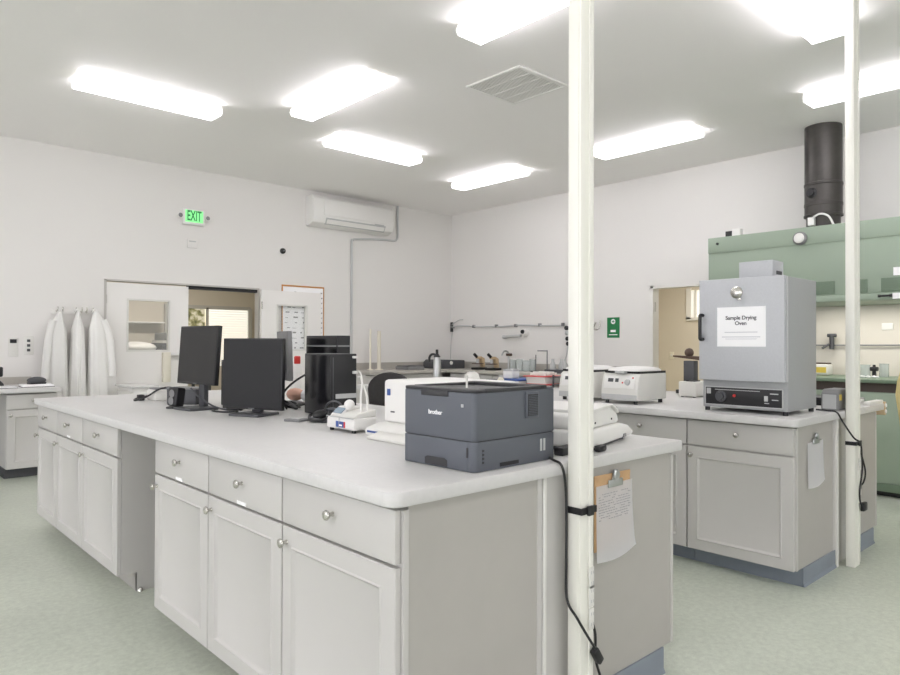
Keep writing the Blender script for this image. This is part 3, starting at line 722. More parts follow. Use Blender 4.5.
q = MB(); q.box(6.68, 6.712, 1.768, 1.785, 1.716, 1.74); q.box(6.68, 6.712, 1.68, 1.697, 1.716, 1.74); q.build('handle_mount', BLACK, hb)
MB().box(6.709, 6.7125, 1.56, 1.675, 1.90, 1.97).build('notice', PAPER, fh)
MB().box(6.702, 6.7055, 1.55, 1.68, 1.70, 1.75).build('notice', PAPER, fh)
MB().box(7.52, XW-.002, HY0, HY1, .93, 1.695).build('back_liner', LINER, fh)
MB().box(6.76, 7.52, HY1-.06, HY1, .93, 1.695).build('side_wall', GREEN, fh)
MB().box(6.76, 7.52, HY0, HY0+.06, .93, 1.695).build('side_wall', GREEN, fh)
MB().box(6.66, 7.52, HY0, HY1, .975, 1.005, bev=.004).build('work_surface', GREEND, fh)
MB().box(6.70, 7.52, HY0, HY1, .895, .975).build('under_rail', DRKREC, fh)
b = MB(); b.box(6.70, 7.60, HY0, HY1, .10, .895); b.build('base_carcass', GREEN, fh)
for k in range(4):
    y1_ = HY1-.01-k*.925
    d_ = MB().box(6.678, 6.70, y1_-.915, y1_, .12, .885, bev=.004).build('base_door', GREEN, fh)
    MB().box(6.66, 6.678, y1_-.5, y1_-.38, .80, .82, bev=.004).build('handle', NICKEL, d_)
MB().box(6.75, 7.60, HY0, HY1, 0, .0995).build('toe_kick', BLACK, fh)
MB().box(6.672, 6.679, HY0, HY1, .05, .118).build('bottom_rail', GREEND, fh)
# service fittings in hood
sf = MB().tube([(7.50, 2.9, 1.30), (7.49, 2.55, 1.30), (7.49, 2.2, 1.302), (7.50, 1.2, 1.305)], .008).build('service_pipe', MGREY, fh)
q = MB(); q.cyl((7.46, 2.40, 1.26), (7.46, 2.40, 1.40), .022); q.cyl((7.46, 2.44, 1.40), (7.46, 2.36, 1.40), .018); q.cyl((7.44, 2.42, 1.31), (7.40, 2.47, 1.27), .012); q.build('tap', DGREY, sf)
MB().box(7.51, 7.521, 1.88, 1.975, 1.45, 1.515, bev=.003).build('outlet_plate', WHITE, fh)
hc = thing('hood_sensor', 'small black sensor box on top of the fume hood, left end', 'sensor', (6.9, 3.17, 2.40))
MB().box(6.76, 6.82, 3.10, 3.17, 2.40, 2.46, bev=.004).build('body', BLACK, hc); MB().box(6.755, 6.83, 3.02, 3.10, 2.40, 2.475, bev=.004).build('cover', WHITE, hc)

du_ = thing('exhaust_duct', 'dark round metal exhaust duct rising from fume hood to ceiling', 'duct', (7.2, 2.39, 2.40))
MB().lathe([(.150, 2.401), (.150, 2.56)], (7.2, 2.39, 0), n=40).build('collar', DUCT, du_)
MB().lathe([(.172, 2.56), (.174, 2.575), (.166, 2.585), (.166, 2.66), (.170, 2.665), (.170, 2.69), (.166, 2.695), (.166, 2.86), (.171, 2.865), (.171, 2.885), (.165, 2.89), (.165, ZC-.001)], (7.2, 2.39, 0), n=40).build('pipe', DUCT, du_)
kx, ky = 7.2-.166*.86, 2.39+.166*.2
MB().lathe([(.05, 0), (.05, -.01), (.03, -.018), (.03, -.04)], (7.2-.158, 2.44, 2.78), axis='x').build('damper_knob', BLACK, du_)
MB().box(7.2-.19, 7.2-.14, 2.41, 2.47, 2.46, 2.54, bev=.005).build('switch_box', WHITE, du_)
MB().tube([(7.02, 2.44, 2.52), (7.0, 2.36, 2.56), (7.0, 2.28, 2.53), (7.0, 2.23, 2.43), (7.0, 2.22, 2.402)], .010).build('cable', WHITE, du_)

# objects in the hood
jg = thing('reagent_jug', 'white jug with a yellow label inside the hood, beside the oven', 'jug', (7.30, 2.44, 1.005))
MB().box(7.22, 7.38, 2.36, 2.52, 1.005, 1.115, bev=.02).build('body', OFFW, jg); MB().box(7.216, 7.221, 2.375, 2.505, 1.03, 1.085).build('label', LABELY, jg); MB().box(7.24, 7.36, 2.37, 2.51, 1.115, 1.128, bev=.004).build('lid', BROWN, jg)
def beaker(x, y, z, r, h, label, group='glass beakers in the fume hood'):
    o = thing('beaker', label, 'beaker', (x, y, z), 0, group)
    MB().lathe([(r*.9, 0), (r, .006), (r, h), (r*1.06, h+.004), (r-.003, h), (r-.003, .006), (r*.5, .005)], (x, y, z), n=20).build('glass', GLASSY, o)
    return o
beaker(7.2, 2.14, 1.005, .042, .10, 'glass beaker in the hood just right of the far pole')
beaker(7.2, 2.03, 1.005, .045, .11, 'glass beaker in the hood, second right of the far pole')
beaker(7.3, 1.90, 1.005, .04, .12, 'tall glass beaker in the hood nearest the yellow cloth')
fl_ = thing('stirrer', 'black and white clamp among the glass beakers in the hood', 'clamp', (7.22, 1.96, 1.005))
MB().cyl((7.22, 1.96, 1.005), (7.22, 1.96, 1.12), .02, r1=.012).build('stem', BLACK, fl_); MB().box(7.18, 7.26, 1.93, 1.99, 1.06, 1.10, bev=.01).build('jaw', BLACK, fl_)
b = MB(); 
for k in range(6): b.sphere((7.0+.03*math.sin(k*2), 2.05-k*.035, 1.015), .016, (1, 1.3, .6))
tag(b.build('crumpled_tissue', PAPER), 'crumpled white tissue on the front edge of the hood surface', 'tissue')

# yellow garment at the right edge
yg = thing('yellow_gown', 'yellow cloth gown hanging on a stand at the right edge', 'garment', (5.63, 1.20, 0))
t = bmesh.new(); N = 36; rings = []
prof = [(1.26, .04, .05), (1.24, .10, .07), (1.17, .145, .10), (1.05, .175, .11), (.95, .185, .12), (.8, .165, .12), (.6, .14, .11), (.42, .115, .10), (.26, .10, .09)]
for i, (z, ax, ay) in enumerate(prof):
    rings.append([t.verts.new((5.63+ax*math.cos(2*math.pi*k/N)*(1+.05*math.sin(k*1.9)*i/9), 1.20+ax*math.sin(2*math.pi*k/N)*(1+.05*math.cos(k*1.7)*i/9), z)) for k in range(N)])
for i in range(len(rings)-1):
    for k in range(N): t.faces.new((rings[i][k], rings[i][(k+1) % N], rings[i+1][(k+1) % N], rings[i+1][k]))
t.faces.new(rings[0]); t.faces.new(rings[-1]); bmesh.ops.recalc_face_normals(t, faces=list(t.faces))
m_ = MB(); m_.add(t); m_.build('cloth', YELLOW, yg, angle=80)
b = MB(); b.cyl((5.63, 1.20, 0), (5.63, 1.20, 1.28), .014); b.lathe([(.10, 0), (.10, .015), (.03, .03)], (5.63, 1.20, 0)); b.build('stand', STEEL, yg)

# ------------------------------------------------------------------ drying oven
ov = thing('drying_oven', 'silver bench-top sample drying oven on the second bench', 'oven', (3.848, 1.452, T))
ox0, ox1, oy0, oy1, oz0, oz1 = 3.848, 4.27, 1.452, 1.938, T+.022, 1.678
MB().box(ox0, ox1, oy0, oy1, oz0, oz1, bev=.006).build('cabinet', OVENS, ov)
dr = MB().box(ox0-.036, ox0-.002, oy0+.006, oy1+.006, 1.098, oz1+.004, bev=.004).build('door', OVEN, ov)
MB().box(ox0-.012, ox0-.002, oy0-.003, oy0+.006, 1.10, oz1, bev=.002).build('hinge_strip', LGREY, dr)
xf = ox0-.036
hd = MB().tube([(xf, oy1-.018, 1.475), (xf-.03, oy1-.018, 1.475), (xf-.036, oy1-.018, 1.455), (xf-.036, oy1-.018, 1.355), (xf-.03, oy1-.018, 1.335), (xf, oy1-.018, 1.335)], .010, n=10).build('handle', BLACK, dr)
MB().lathe([(.03, 0), (.034, -.004), (.034, -.012), (.026, -.018), (.012, -.022)], (xf, 1.715, 1.60), axis='x').build('vent_knob', NICKEL, dr)
MB().box(xf-.006, xf, 1.692, 1.712, 1.555, 1.57, bev=.002).build('latch_tab', NICKEL, dr)
pp = MB().box(xf-.0015, xf, 1.555, 1.832, 1.292, 1.518).build('notice_sheet', PAPER, dr)
text('Sample Drying', .030, face_mx((xf-.002, 1.694, 1.455)), INKD, pp, bold=True)
text('Oven', .030, face_mx((xf-.002, 1.694, 1.424)), INKD, pp, bold=True)
q = MB(); q.box(xf-.0022, xf-.0014, 1.60, 1.788, 1.372, 1.376); q.box(xf-.0022, xf-.0014, 1.585, 1.803, 1.345, 1.349); q.box(xf-.0022, xf-.0014, 1.605, 1.783, 1.334, 1.337); q.build('small_print', INK, pp)
pn = MB().box(ox0-.007, ox0, 1.478, 1.918, .955, 1.055, bev=.002).build('control_panel', BLACK, ov)
q = MB()
for a in ((1.475, 1.92, .951, .956), (1.475, 1.92, 1.054, 1.059)): q.box(ox0-.009, ox0, *a)
q.box(ox0-.009, ox0, 1.475, 1.480, .951, 1.059); q.box(ox0-.009, ox0, 1.916, 1.92, .951, 1.059); q.build('trim', LGREY, pn)
MB().lathe([(.034, 0), (.032, -.006), (.024, -.008), (.022, -.024)], (ox0-.007, 1.825, 1.003), axis='x').build('dial', DGREY, pn)
MB().box(ox0-.009, ox0-.007, 1.885, 1.91, 1.015, 1.048).build('badge', LGREY, pn)
MB().lathe([(.009, 0), (.008, -.006)], (ox0-.007, 1.745, 1.01), axis='x').build('pilot_light', RED, pn)
q = MB(); q.box(ox0-.008, ox0-.0068, 1.50, 1.545, 1.028, 1.034); q.box(ox0-.008, ox0-.0068, 1.50, 1.535, .995, 1.0); q.box(ox0-.008, ox0-.0068, 1.55, 1.575, .975, .98); q.box(ox0-.008, ox0-.0068, 1.60, 1.86, 1.04, 1.043); q.build('markings', LGREY, pn)
MB().box(ox0-.014, ox0-.007, 1.555, 1.575, .988, 1.018, bev=.002).build('rocker_switch', LGREY, pn)
MB().prism([(1.525, 1.676), (1.712, 1.676), (1.712, 1.772), (1.525, 1.772)], ox0-.02, ox0+.13, axis='x', bev=.003).build('flue_box', OVEN, ov)
MB().box(ox0+.03, ox0+.10, 1.522, 1.526, 1.695, 1.715).build('flue_slot', DGREY, ov)
for (x, y) in ((ox0+.02, oy0+.02), (ox0+.02, oy1-.02), (ox1-.03, oy0+.02), (ox1-.03, oy1-.02)): MB().cyl((x, y, T+.0005), (x, y, T+.024), .014).build('foot', BLACK, ov)

# ------------------------------------------------------------------ centrifuges
def centrifuge(x, y, label):
    r = thing('centrifuge', label, 'centrifuge', (x, y, T), 0, 'bench centrifuges')
    w, d = .275, .36
    pr = [(0, .024), (.0, .10), (.022, .185), (.045, .20), (d, .20), (d, .024)]
    MB().prism(pr, 0, w, axis='y', bev=.010, seg=3).build('body', OFFW, r, True)
    MB().box(-.004, .002, .004, w-.004, .024, .062, bev=.004).build('lower_bumper', LGREY, r, True)
    mx = Matrix.Translation((.0, 0, .10)) @ Matrix.Rotation(math.atan2(.022, .085), 4, 'Y')
    pn = MB(); pn.box(-.004, .002, .025, w-.02, .0, .084, bev=.003, mtx=mx); pn = pn.build('control_panel', WHITE, r, True)
    q = MB()
    for (a, c) in ((.185, .225), (.145, .17)): q.box(-.0055, -.003, a, c, .042, .066, mtx=mx)
    q.build('display', DGREY, pn, True)
    q = MB(); q.lathe([(.020, 0), (.018, -.012), (.010, -.014)], (-.004, .075, .042), axis='x', mtx=mx); q.build('dial', LGREY, pn, True)
    q = MB(); q.box(-.006, -.003, .108, .118, .034, .044, mtx=mx); q.box(-.006, -.003, .035, .045, .068, .078, mtx=mx); q.build('button', RED, pn, True)
    MB().box(.04, d-.004, .004, w-.004, .199, .213).build('seal', BLACK, r, True)
    t = bmesh.new(); N = 40; rg = []
    for (s, z) in ((1.0, .213), (1.0, .219), (.93, .228), (.7, .237), (.35, .241)):
        ring = []
        for k in range(N):
            a = 2*math.pi*k/N; c, s2 = math.cos(a), math.sin(a)
            e = 4.0
            rr = (abs(c)**e+abs(s2)**e)**(-1/e)
            ring.append(t.verts.new((d/2+.01+(d/2-.012)*s*rr*c*.985, w/2+(w/2+.001)*s*rr*s2*.985, z)))
        rg.append(ring)
    for i in range(len(rg)-1):
        for k in range(N): t.faces.new((rg[i][k], rg[i][(k+1) % N], rg[i+1][(k+1) % N], rg[i+1][k]))
    t.faces.new(rg[0]); t.faces.new(rg[-1]); bmesh.ops.recalc_face_normals(t, faces=list(t.faces))
    l = MB(); l.add(t); l = l.build('lid', WHITE, r, True)
    MB().box(.0, .05, .10, .17, .198, .212, bev=.004).build('latch', LGREY, l, True)
    for (a, c) in ((.03, .03), (.03, w-.03), (d-.03, .03), (d-.03, w-.03)): MB().cyl((a, c, .0005), (a, c, .026), .014).build('foot', BLACK, r, True)
    return r
centrifuge(3.813, 2.36, 'off-white centrifuge right of the near pole, on the second bench')
centrifuge(3.813, 2.715, 'off-white centrifuge half hidden behind the near pole')
b_ = thing('white_balance', 'small white box device on the bench left of the oven', 'device', (4.75, 2.5, T))
MB().box(4.67, 4.92, 2.41, 2.545, T+.006, T+.115, bev=.008).build('case', OFFW, b_); MB().box(4.72, 4.80, 2.44, 2.51, T+.115, T+.122).build('pan', BLACK, b_)
for (a, c) in ((4.69, 2.43), (4.69, 2.525), (4.9, 2.43), (4.9, 2.525)): MB().cyl((a, c, T+.0005), (a, c, T+.008), .01).build('foot', BLACK, b_)
b_ = thing('stand_microscope', 'dark stand instrument with angled arm in front of the right doorway, left of the oven', 'instrument', (5.06, 2.66, T))
MB().box(5.0, 5.14, 2.57, 2.75, T, T+.03, bev=.005).build('base', BLACK, b_); MB().box(5.03, 5.10, 2.61, 2.70, T+.03, T+.26, bev=.006).build('column', DGREY, b_)
MB().prism([(2.56, T+.265), (2.79, T+.29), (2.79, T+.302), (2.56, T+.295)], 5.03, 5.09, axis='x').build('arm', BROWN, b_); MB().sphere((5.05, 2.66, T+.325), .036).build('knob', BROWN, b_)
wtube('black_cable', [(4.66, 2.66, T+.008), (4.60, 2.72, T+.008), (4.68, 2.78, T+.012), (4.62, 2.86, T+.008), (4.74, 2.92, T+.008), (4.74, 2.76, T+.02), (4.66, 2.68, T+.02)], .007, BLACK, 'black cable coiled between the centrifuge and the white box', 'cable')
b_ = thing('battery_charger', 'grey device with a yellow label squeezed right of the oven', 'charger', (4.42, 1.42, T))
b = MB(); b.prism([(4.39, T+.001), (4.66, T+.001), (4.66, T+.105), (4.60, T+.125), (4.42, T+.125), (4.39, T+.10)], 1.375, 1.47, axis='y', bev=.008); b.build('case', MGREY, b_)
MB().box(4.388, 4.3925, 1.385, 1.46, T+.01, T+.095).build('front', LGREY, b_); MB().box(4.41, 4.45, 1.3735, 1.376, T+.06, T+.095).build('label', LABELY, b_)
b_ = thing('black_tray', 'flat black tray behind the far pole on the second bench', 'tray', (4.85, 1.75, T))
MB().box(4.70, 5.0, 1.55, 1.95, T, T+.035, bev=.004).build('base', BLACK, b_); MB().box(4.72, 4.98, 1.57, 1.93, T+.035, T+.05).build('lid', DGREY, b_)
b_ = thing('grey_case', 'low grey case on the right end of the second bench', 'case', (5.08, 1.6, T))
MB().box(5.02, 5.18, 1.46, 1.80, T, T+.035, bev=.004).build('body', MGREY, b_); MB().box(5.04, 5.10, 1.44, 1.46, T+.004, T+.03, bev=.002).build('catch', WHITE, b_)
b_ = thing('power_strip', 'white power strip with outlets on the right end of the second bench', 'power strip', (5.1, 1.36, T))
MB().box(4.92, 5.20, 1.356, 1.40, T+.0005, T+.024, bev=.004).build('bar', OFFW, b_)
MB().box(5.2105, 5.245, 1.35, 1.42, .835, .925, bev=.004).build('outlet_box', TAN, b_)
q = MB(); q.lathe([(.014, 0), (.012, -.006)], (5.228, 1.35, .90), axis='y'); q.lathe([(.014, 0), (.012, -.006)], (5.228, 1.35, .86), axis='y'); q.build('outlet', WHITE, b_)

# ------------------------------------------------------------------ laser printer
pr = thing('laser_printer', 'dark grey laser printer on the near end of the island', 'printer', (1.423, 1.429, T), 1.5)
W, D, Hh = .328, .392, .254
MB().prism(rounded(.0, D, 0, W, (.017, .006, .006, .017)), .0015, .092, bev=.002).build('lower_case', PRN, pr, True)
MB().prism(rounded(.0, D, 0, W, (.017, .006, .006, .017)), .0945, Hh-.014, bev=.003).build('upper_case', PRN, pr, True)
MB().prism(rounded(.004, D-.004, .003, W-.003, (.02, .006, .006, .02)), .09, .097).build('shadow_gap', PRND, pr, True)
tp = MB()
tp.prism(rounded(-.001, .05, -.001, W+.001, (.022, .0, .0, .022)), Hh-.0138, Hh-.004, bev=.003)
tp.box(.05, D-.075, -.001, .032, Hh-.0138, Hh-.003, bev=.002); tp.box(.05, D-.075, W-.032, W+.001, Hh-.0138, Hh-.003, bev=.002); tp.box(D-.085, D-.04, .0, W, Hh-.0138, Hh-.001, bev=.003)
tp.build('top_cover', PRND, pr, True)
MB().box(D-.04, D, .001, W-.001, Hh-.0139, Hh-.010, bev=.001).build('rear_cover', PRN, pr, True)
MB().prism([(.05, Hh-.0138), (D-.085, Hh-.0138), (D-.085, Hh-.0125), (.05, Hh-.006)], .032, W-.032, axis='y').build('output_tray', BLACK, pr, True)
MB().box(.07, .075, .10, .105, Hh-.005, Hh+.035).build('paper_stop', OFFW, pr, True)
MB().box(-.0025, .0, W*.34, W*.72, Hh-.030, Hh-.012, bev=.001).build('front_grip', PRND, pr, True)
text('brother', .020, face_mx((-.001, W*.52, .172)), PAPER, pr, local=True, bold=True)
dw = MB().box(-.0014, .008, .026, W-.026, .006, .090, bev=.001).build('paper_tray', PRN, pr, True)
q = MB(); q.prism([(W*.35, .0065), (W*.66, .0065), (W*.66, .026), (W*.62, .032), (W*.39, .032), (W*.35, .026)], -.003, .004, axis='x'); q.build('tray_grip', PRND, dw, True)
MB().box(-.0022, .0, .025, .032, .045, .075).build('paper_gauge', PRND, dw, True)
MB().box(-.002, 0, .045, .055, .195, .205, bev=.0005).build('power_button', LGREY, pr, True)
g = MB().box(.236, .302, -.007, .0, .148, .234, bev=.003).build('side_vent', PRN, pr, True)
MB().box(.244, .294, -.0085, -.0065, .156, .226).build('vent_recess', PRND, g, True)
q = MB()
for i in range(9):
    for k in range(12): q.box(.2455+i*.0054, .2455+i*.0054+.0030, -.0095, -.0082, .158+k*.0055, .158+k*.0055+.0030)
struct(q.build('vent_mesh', PRN, g, True), 'stuff')
MB().box(.115, .205, -.001, .004, .008, .020).build('side_grip', BLACK, pr, True)
q = MB()
for (a, c, e, f_) in ((.315, .325, .035, .075), (.332, .342, .035, .075)): q.box(a, c, -.0012, .0005, e, f_)
q.build('side_label', LGREY, pr, True)
q = MB()
for k in range(4): q.box(.035, .043, -.0012, .0005, .026+k*.012, .032+k*.012)
q.build('side_slots', PRND, pr, True)

# ------------------------------------------------------------------ analyser + printer-like white device
an = thing('white_analyser', 'white boxy analyser behind the dark grey printer', 'analyser', (1.68, 1.90, T))
MB().prism([(1.69, T+.001), (2.15, T+.001), (2.15, T+.05), (1.76, T+.05), (1.69, T+.03)], 1.90, 2.36, axis='y', bev=.008).build('base', WHITE, an)
MB().box(1.785, 2.15, 1.90, 2.355, T+.05, 1.147, bev=.016, seg=3).build('tower', WHITE, an)
MB().prism([(1.62, T+.001), (1.69, T+.001), (1.69, T+.028), (1.62, T+.012)], 1.93, 2.25, axis='y', bev=.003).build('front_tray', OFFW, an)
MB().box(1.688, 1.693, 1.94, 2.34, T+.014, T+.022).build('stripe', BLUE, an)
MB().box(1.782, 1.786, 2.305, 2.325, 1.08, 1.108).build('badge', BLUE, an); MB().box(1.782, 1.786, 2.275, 2.30, 1.008, 1.014).build('mark', DGREY, an)
# pipette controller
pc = thing('stirrer_unit', 'small white lab unit with blue display between computer tower and analyser', 'lab device', (1.665, 2.406, T), 0)
MB().prism([(0, .012), (.0, .058), (.02, .066), (.125, .066), (.125, .012)], 0, .212, axis='y', bev=.008, seg=3).build('base', WHITE, pc, True)
MB().prism([(.01, .066), (.06, .105), (.125, .105), (.125, .066)], .115, .205, axis='y', bev=.006).build('console', WHITE, pc, True)
mx = Matrix.Translation((.01, .16, .0675)) @ Matrix.Rotation(math.atan2(.039, .05)*-1, 4, 'Y')
MB().box(.014, .050, -.033, .033, .001, .003, mtx=mx).build('display', LCD, pc, True)
MB().box(-.002, .0, .075, .135, .020, .046).build('nameplate', BLUE, pc, True); MB().box(-.0028, -.0018, .085, .11, .026, .033).build('nameplate_text', PAPER, pc, True)
MB().box(-.002, .0, .064, .073, .02, .046).build('red_mark', RED, pc, True)
MB().prism([(.0, .066), (.03, .085), (.125, .10), (.125, .066)], .004, .11, axis='y', bev=.006).build('holder', OFFW, pc, True)
MB().sphere((.05, .105, .115), .024).build('ball_knob', WHITE, pc, True)
q = MB(); q.box(-.003, 0, .0, .212, .062, .065); q.box(-.003, 0, .108, .110, .012, .066); q.build('seam', LGREY, pc, True)
for i, (y0_, dx) in enumerate(((.03, 0), (.012, .02))):
    MB().tube([(.06+dx, y0_, .085), (.10+dx, y0_+.06, .15), (.20+dx, .22+.03*i, .205), (.36, .46, .236-.02*i), (.455, .618, .238-.03*i)], .0045).build('white_cable', WHITE, pc, True)
for (a, c) in ((.015, .02), (.015, .19), (.11, .02), (.11, .19)): MB().cyl((a, c, .0005), (a, c, .014), .01).build('foot', BLACK, pc, True)

# ------------------------------------------------------------------ computers
def tower(x, y, w, d, h, label, band):
    r = thing('computer_tower', label, 'computer', (x, y, T), 0, 'computer towers on the island')
    MB().box(0, w, 0, d, .004, h, bev=.004).build('case', BLACK, r, True)
    MB().box(-.003, .001, .006, d-.006, .01, h-.006, bev=.002).build('side_panel', BLACKG, r, True)
    if band:
        q = MB(); q.box(.03, w-.002, -.002, .001, .095, .12); q.build('label_band', LGREY, r, True)
        q = MB(); q.box(w-.03, w-.004, -.022, .001, .225, .24, bev=.003); q.box(w-.03, w-.004, -.018, .001, h-.025, h-.012, bev=.003); q.build('connector', WHITE, r, True)
        q = MB(); q.box(.012, .016, -.0025, .0005, .02, h-.02); q.build('rear_rib', DGREY, r, True)
    else:
        q = MB(); q.box(-.004, -.002, .01, d-.01, h-.068, h-.058); q.box(.0, w, -.0015, .0005, h-.068, h-.058); q.build('trim_band', MGREY, r, True)
    return r
tower(1.959, 3.041, .164, .265, .333, 'black computer tower in front, with white plugs at its right edge', True)
tower(2.25, 3.42, .09, .36, .436, 'taller black computer tower standing behind the front one', False)

def monitor(x, y, rot, w, h, zb, tilt, label, post=None, m=SCREEN, back=BLACK):
    r = thing('monitor', label, 'monitor', (x, y, T), rot, 'computer monitors on the island')
    MB().box(-.10, .08, -.12, .075, 0, .014, bev=.004).build('stand_base', DGREY, r, True)
    MB().box(.035, .065, -.03, .03, .014, zb+h*.6, bev=.004).build('stand_post', DGREY, r, True)
    mx = Matrix.Translation((0, 0, zb)) @ Matrix.Rotation(R(tilt), 4, 'Y')
    hs = MB(); hs.box(-.006, .022, -w/2, w/2, 0, h, bev=.004, mtx=mx); hs.box(.022, .045, -w*.32, w*.32, h*.2, h*.8, bev=.01, mtx=mx); hs = hs.build('housing', back, r, True)
    MB().box(-.0075, -.0058, -w/2+.008, w/2-.008, .014, h-.008, mtx=mx).build('screen', m, hs, True)
    MB().box(-.0085, -.0075, -.02, .02, .004, .008, mtx=mx).build('logo', MGREY, hs, True)
    return r
monitor(1.605, 3.935, 6.7, .425, .345, .145, 4, 'black monitor at the left, raised and tilted back')
monitor(1.700, 3.413, 24.7, .395, .385, .030, 1, 'black monitor in the middle, standing low near the knee space', m=SCREEN2)
monitor(2.163, 3.868, 164, .30, .31, .155, 2, 'small grey-backed monitor seen nearly edge-on behind the middle monitor', back=MGREY)

spk = thing('desk_speaker', 'small black speaker standing left of the raised monitor', 'speaker', (1.535, 4.07, T), 15)
MB().box(-.03, .03, -.045, .045, .012, .125, bev=.012, mtx=Matrix.Rotation(R(8), 4, 'Y')).build('body', BLACK, spk, True); MB().lathe([(.05, 0), (.05, .008), (.03, .014)], (0, 0, 0)).build('foot', BLACK, spk, True)
for z in (.045, .088): MB().lathe([(.022, 0), (.024, -.003), (.014, -.002)], (-.03+z*.14-.002, 0, z), axis='x').build('driver', MGREY, spk, True)
gb = thing('grey_box', 'dark grey box behind the small black speaker', 'box', (1.66, 4.30, T), 30)
MB().box(0, .12, -.11, .11, 0, .095, bev=.004).build('body', DGREY, gb, True); MB().box(-.003, .123, -.113, .113, .095, .105, bev=.003).build('lid', MGREY, gb, True)
wd = thing('label_printer', 'small white device with black cables at the left behind the grey box', 'device', (1.67, 4.70, T), 0)
MB().box(-.06, .06, -.08, .08, .0, .075, bev=.012).build('case', OFFW, wd, True); MB().box(-.05, .04, -.06, .06, .075, .085, bev=.003).build('lid', MGREY, wd, True)
MB().tube([(-.06, .05, .03), (-.12, .10, .01), (-.15, .02, .006), (-.10, -.04, .03), (-.04, -.1, .08), (.03, -.14, .09), (.06, -.20, .03)], .006).build('cable', BLACK, wd, True)
MB().box(-.125, -.085, .03, .075, .0, .04, bev=.006).build('connector', BLACK, wd, True)
mc = thing('mini_computer', 'slim black upright computer just right of the raised monitor', 'computer', (1.86, 4.02, T), 0)
MB().box(-.05, .05, -.03, .03, .004, .285, bev=.004).build('case', BLACK, mc, True); q = MB()
for z in (.20, .245, .275): q.box(-.02, .03, -.075, -.03, z-.006, z+.006)
q.build('plug', BLACK, mc, True)
rnd = random.Random(8)
def tangle(cx, cy, sx, sy, n, r, label, zmax=.03):
    pts = []
    for i in range(n):
        pts.append((cx+rnd.uniform(-sx, sx), cy+rnd.uniform(-sy, sy), T+r+rnd.uniform(0, zmax)))
    return wtube('cable_bundle', pts, r, BLACK, label, 'cables')
tangle(1.74, 3.70, .05, .06, 18, .005, 'tangled black cables between the two left monitors')
tangle(2.06, 3.60, .05, .12, 18, .006, 'tangled black cables at the foot of the middle monitor')
wtube('black_cable', [(1.68, 3.80, T+.006), (1.63, 3.76, T+.006), (1.61, 3.68, T+.006), (1.64, 3.60, T+.006), (1.70, 3.58, T+.006)], .005, BLACK, 'single black cable loop on the worktop left of the middle monitor', 'cable')
wtube('black_cable', [(1.98, 3.54, T+.006), (1.93, 3.50, T+.09), (1.96, 3.42, T+.17), (2.05, 3.36, T+.23), (2.2, 3.345, T+.26), (2.26, 3.395, T+.27)], .006, BLACK, 'black cable arching from the middle monitor to the rear tower', 'cable')
wtube('black_cable', [(1.88, 3.00, T+.006), (1.84, 2.88, T+.09), (1.82, 2.76, T+.105), (1.80, 2.66, T+.06), (1.775, 2.632, T+.03)], .005, DGREY, 'dark cable arching from the front tower to the white lab unit', 'cable')
wtube('black_cable', [(1.545, 3.86, T+.13), (1.58, 3.83, T+.08), (1.64, 3.79, T+.03), (1.70, 3.76, T+.006), (1.75, 3.70, T+.006)], .005, DGREY, 'dark cable slanting down in front of the raised monitor stand', 'cable')
wtube('black_cable', [(1.93, 3.62, T+.14), (1.97, 3.60, T+.05), (2.04, 3.62, T+.008), (2.12, 3.66, T+.008), (2.10, 3.72, T+.02), (2.02, 3.70, T+.06), (1.98, 3.62, T+.10)], .007, BLACK, 'thick black cable curling behind the right edge of the middle monitor', 'cable')
wtube('black_cable', [(1.94, 2.985, T+.0095), (1.90, 3.03, T+.0095), (1.85, 3.05, T+.02), (1.80, 2.99, T+.0095), (1.76, 2.88, T+.0095), (1.80, 2.83, T+.02), (1.86, 2.90, T+.045)], .008, BLACK, 'black cord loop on the worktop at the foot of the front tower', 'cable')
ms = thing('headset', 'black coiled headset or cord pile in front of the computer tower', 'headset', (1.83, 2.93, T), 30)
q = MB(); q.sphere((0, 0, .028), .055, (1, .7, .5)); q.sphere((-.03, -.09, .025), .045, (1, .9, .55)); q.build('pad', BLACK, ms, True)
MB().tube([(.02, .02, .04), (.04, -.04, .055), (.0, -.1, .05), (-.05, -.12, .02), (-.08, -.05, .01), (-.02, .05, .012)], .010).build('band', DGREY, ms, True)
mo = thing('usb_adapter', 'small flat grey adapter on the worktop in front of the middle monitor', 'adapter', (1.735, 3.00, T), 20)
MB().box(-.04, .04, -.05, .05, 0, .012, bev=.003).build('case', MGREY, mo, True); MB().box(-.02, .02, -.03, .03, .012, .018, bev=.002).build('button', LGREY, mo, True)
pe = thing('crumpled_wrapper', 'peach and white paper wrappers behind the cables', 'wrapper', (2.30, 4.00, T), 0)
q = MB(); q.sphere((0, 0, .05), .06, (1, 1.1, .7), u=9, v=6); q.build('peach_sheet', CORK, pe, True); q = MB(); q.sphere((.05, -.08, .045), .055, (1, 1, .8), u=8, v=5); q.build('white_sheet', PAPER, pe, True)
tag(MB().box(2.36, 2.42, 3.78, 3.84, T, T+.24, bev=.01).build('red_bottle', RED), 'red bottle behind the taller computer tower', 'bottle') if False else None
rb = thing('red_bottle', 'red-capped white bottle left of the taller computer tower', 'bottle', (2.43, 4.20, T))
MB().lathe([(.03, 0), (.032, .01), (.032, .22), (.014, .25)], (0, 0, 0)).build('body', WHITE, rb, True); MB().lathe([(.02, .245), (.022, .25), (.022, .295), (.015, .30)], (0, 0, 0)).build('cap', RED, rb, True)

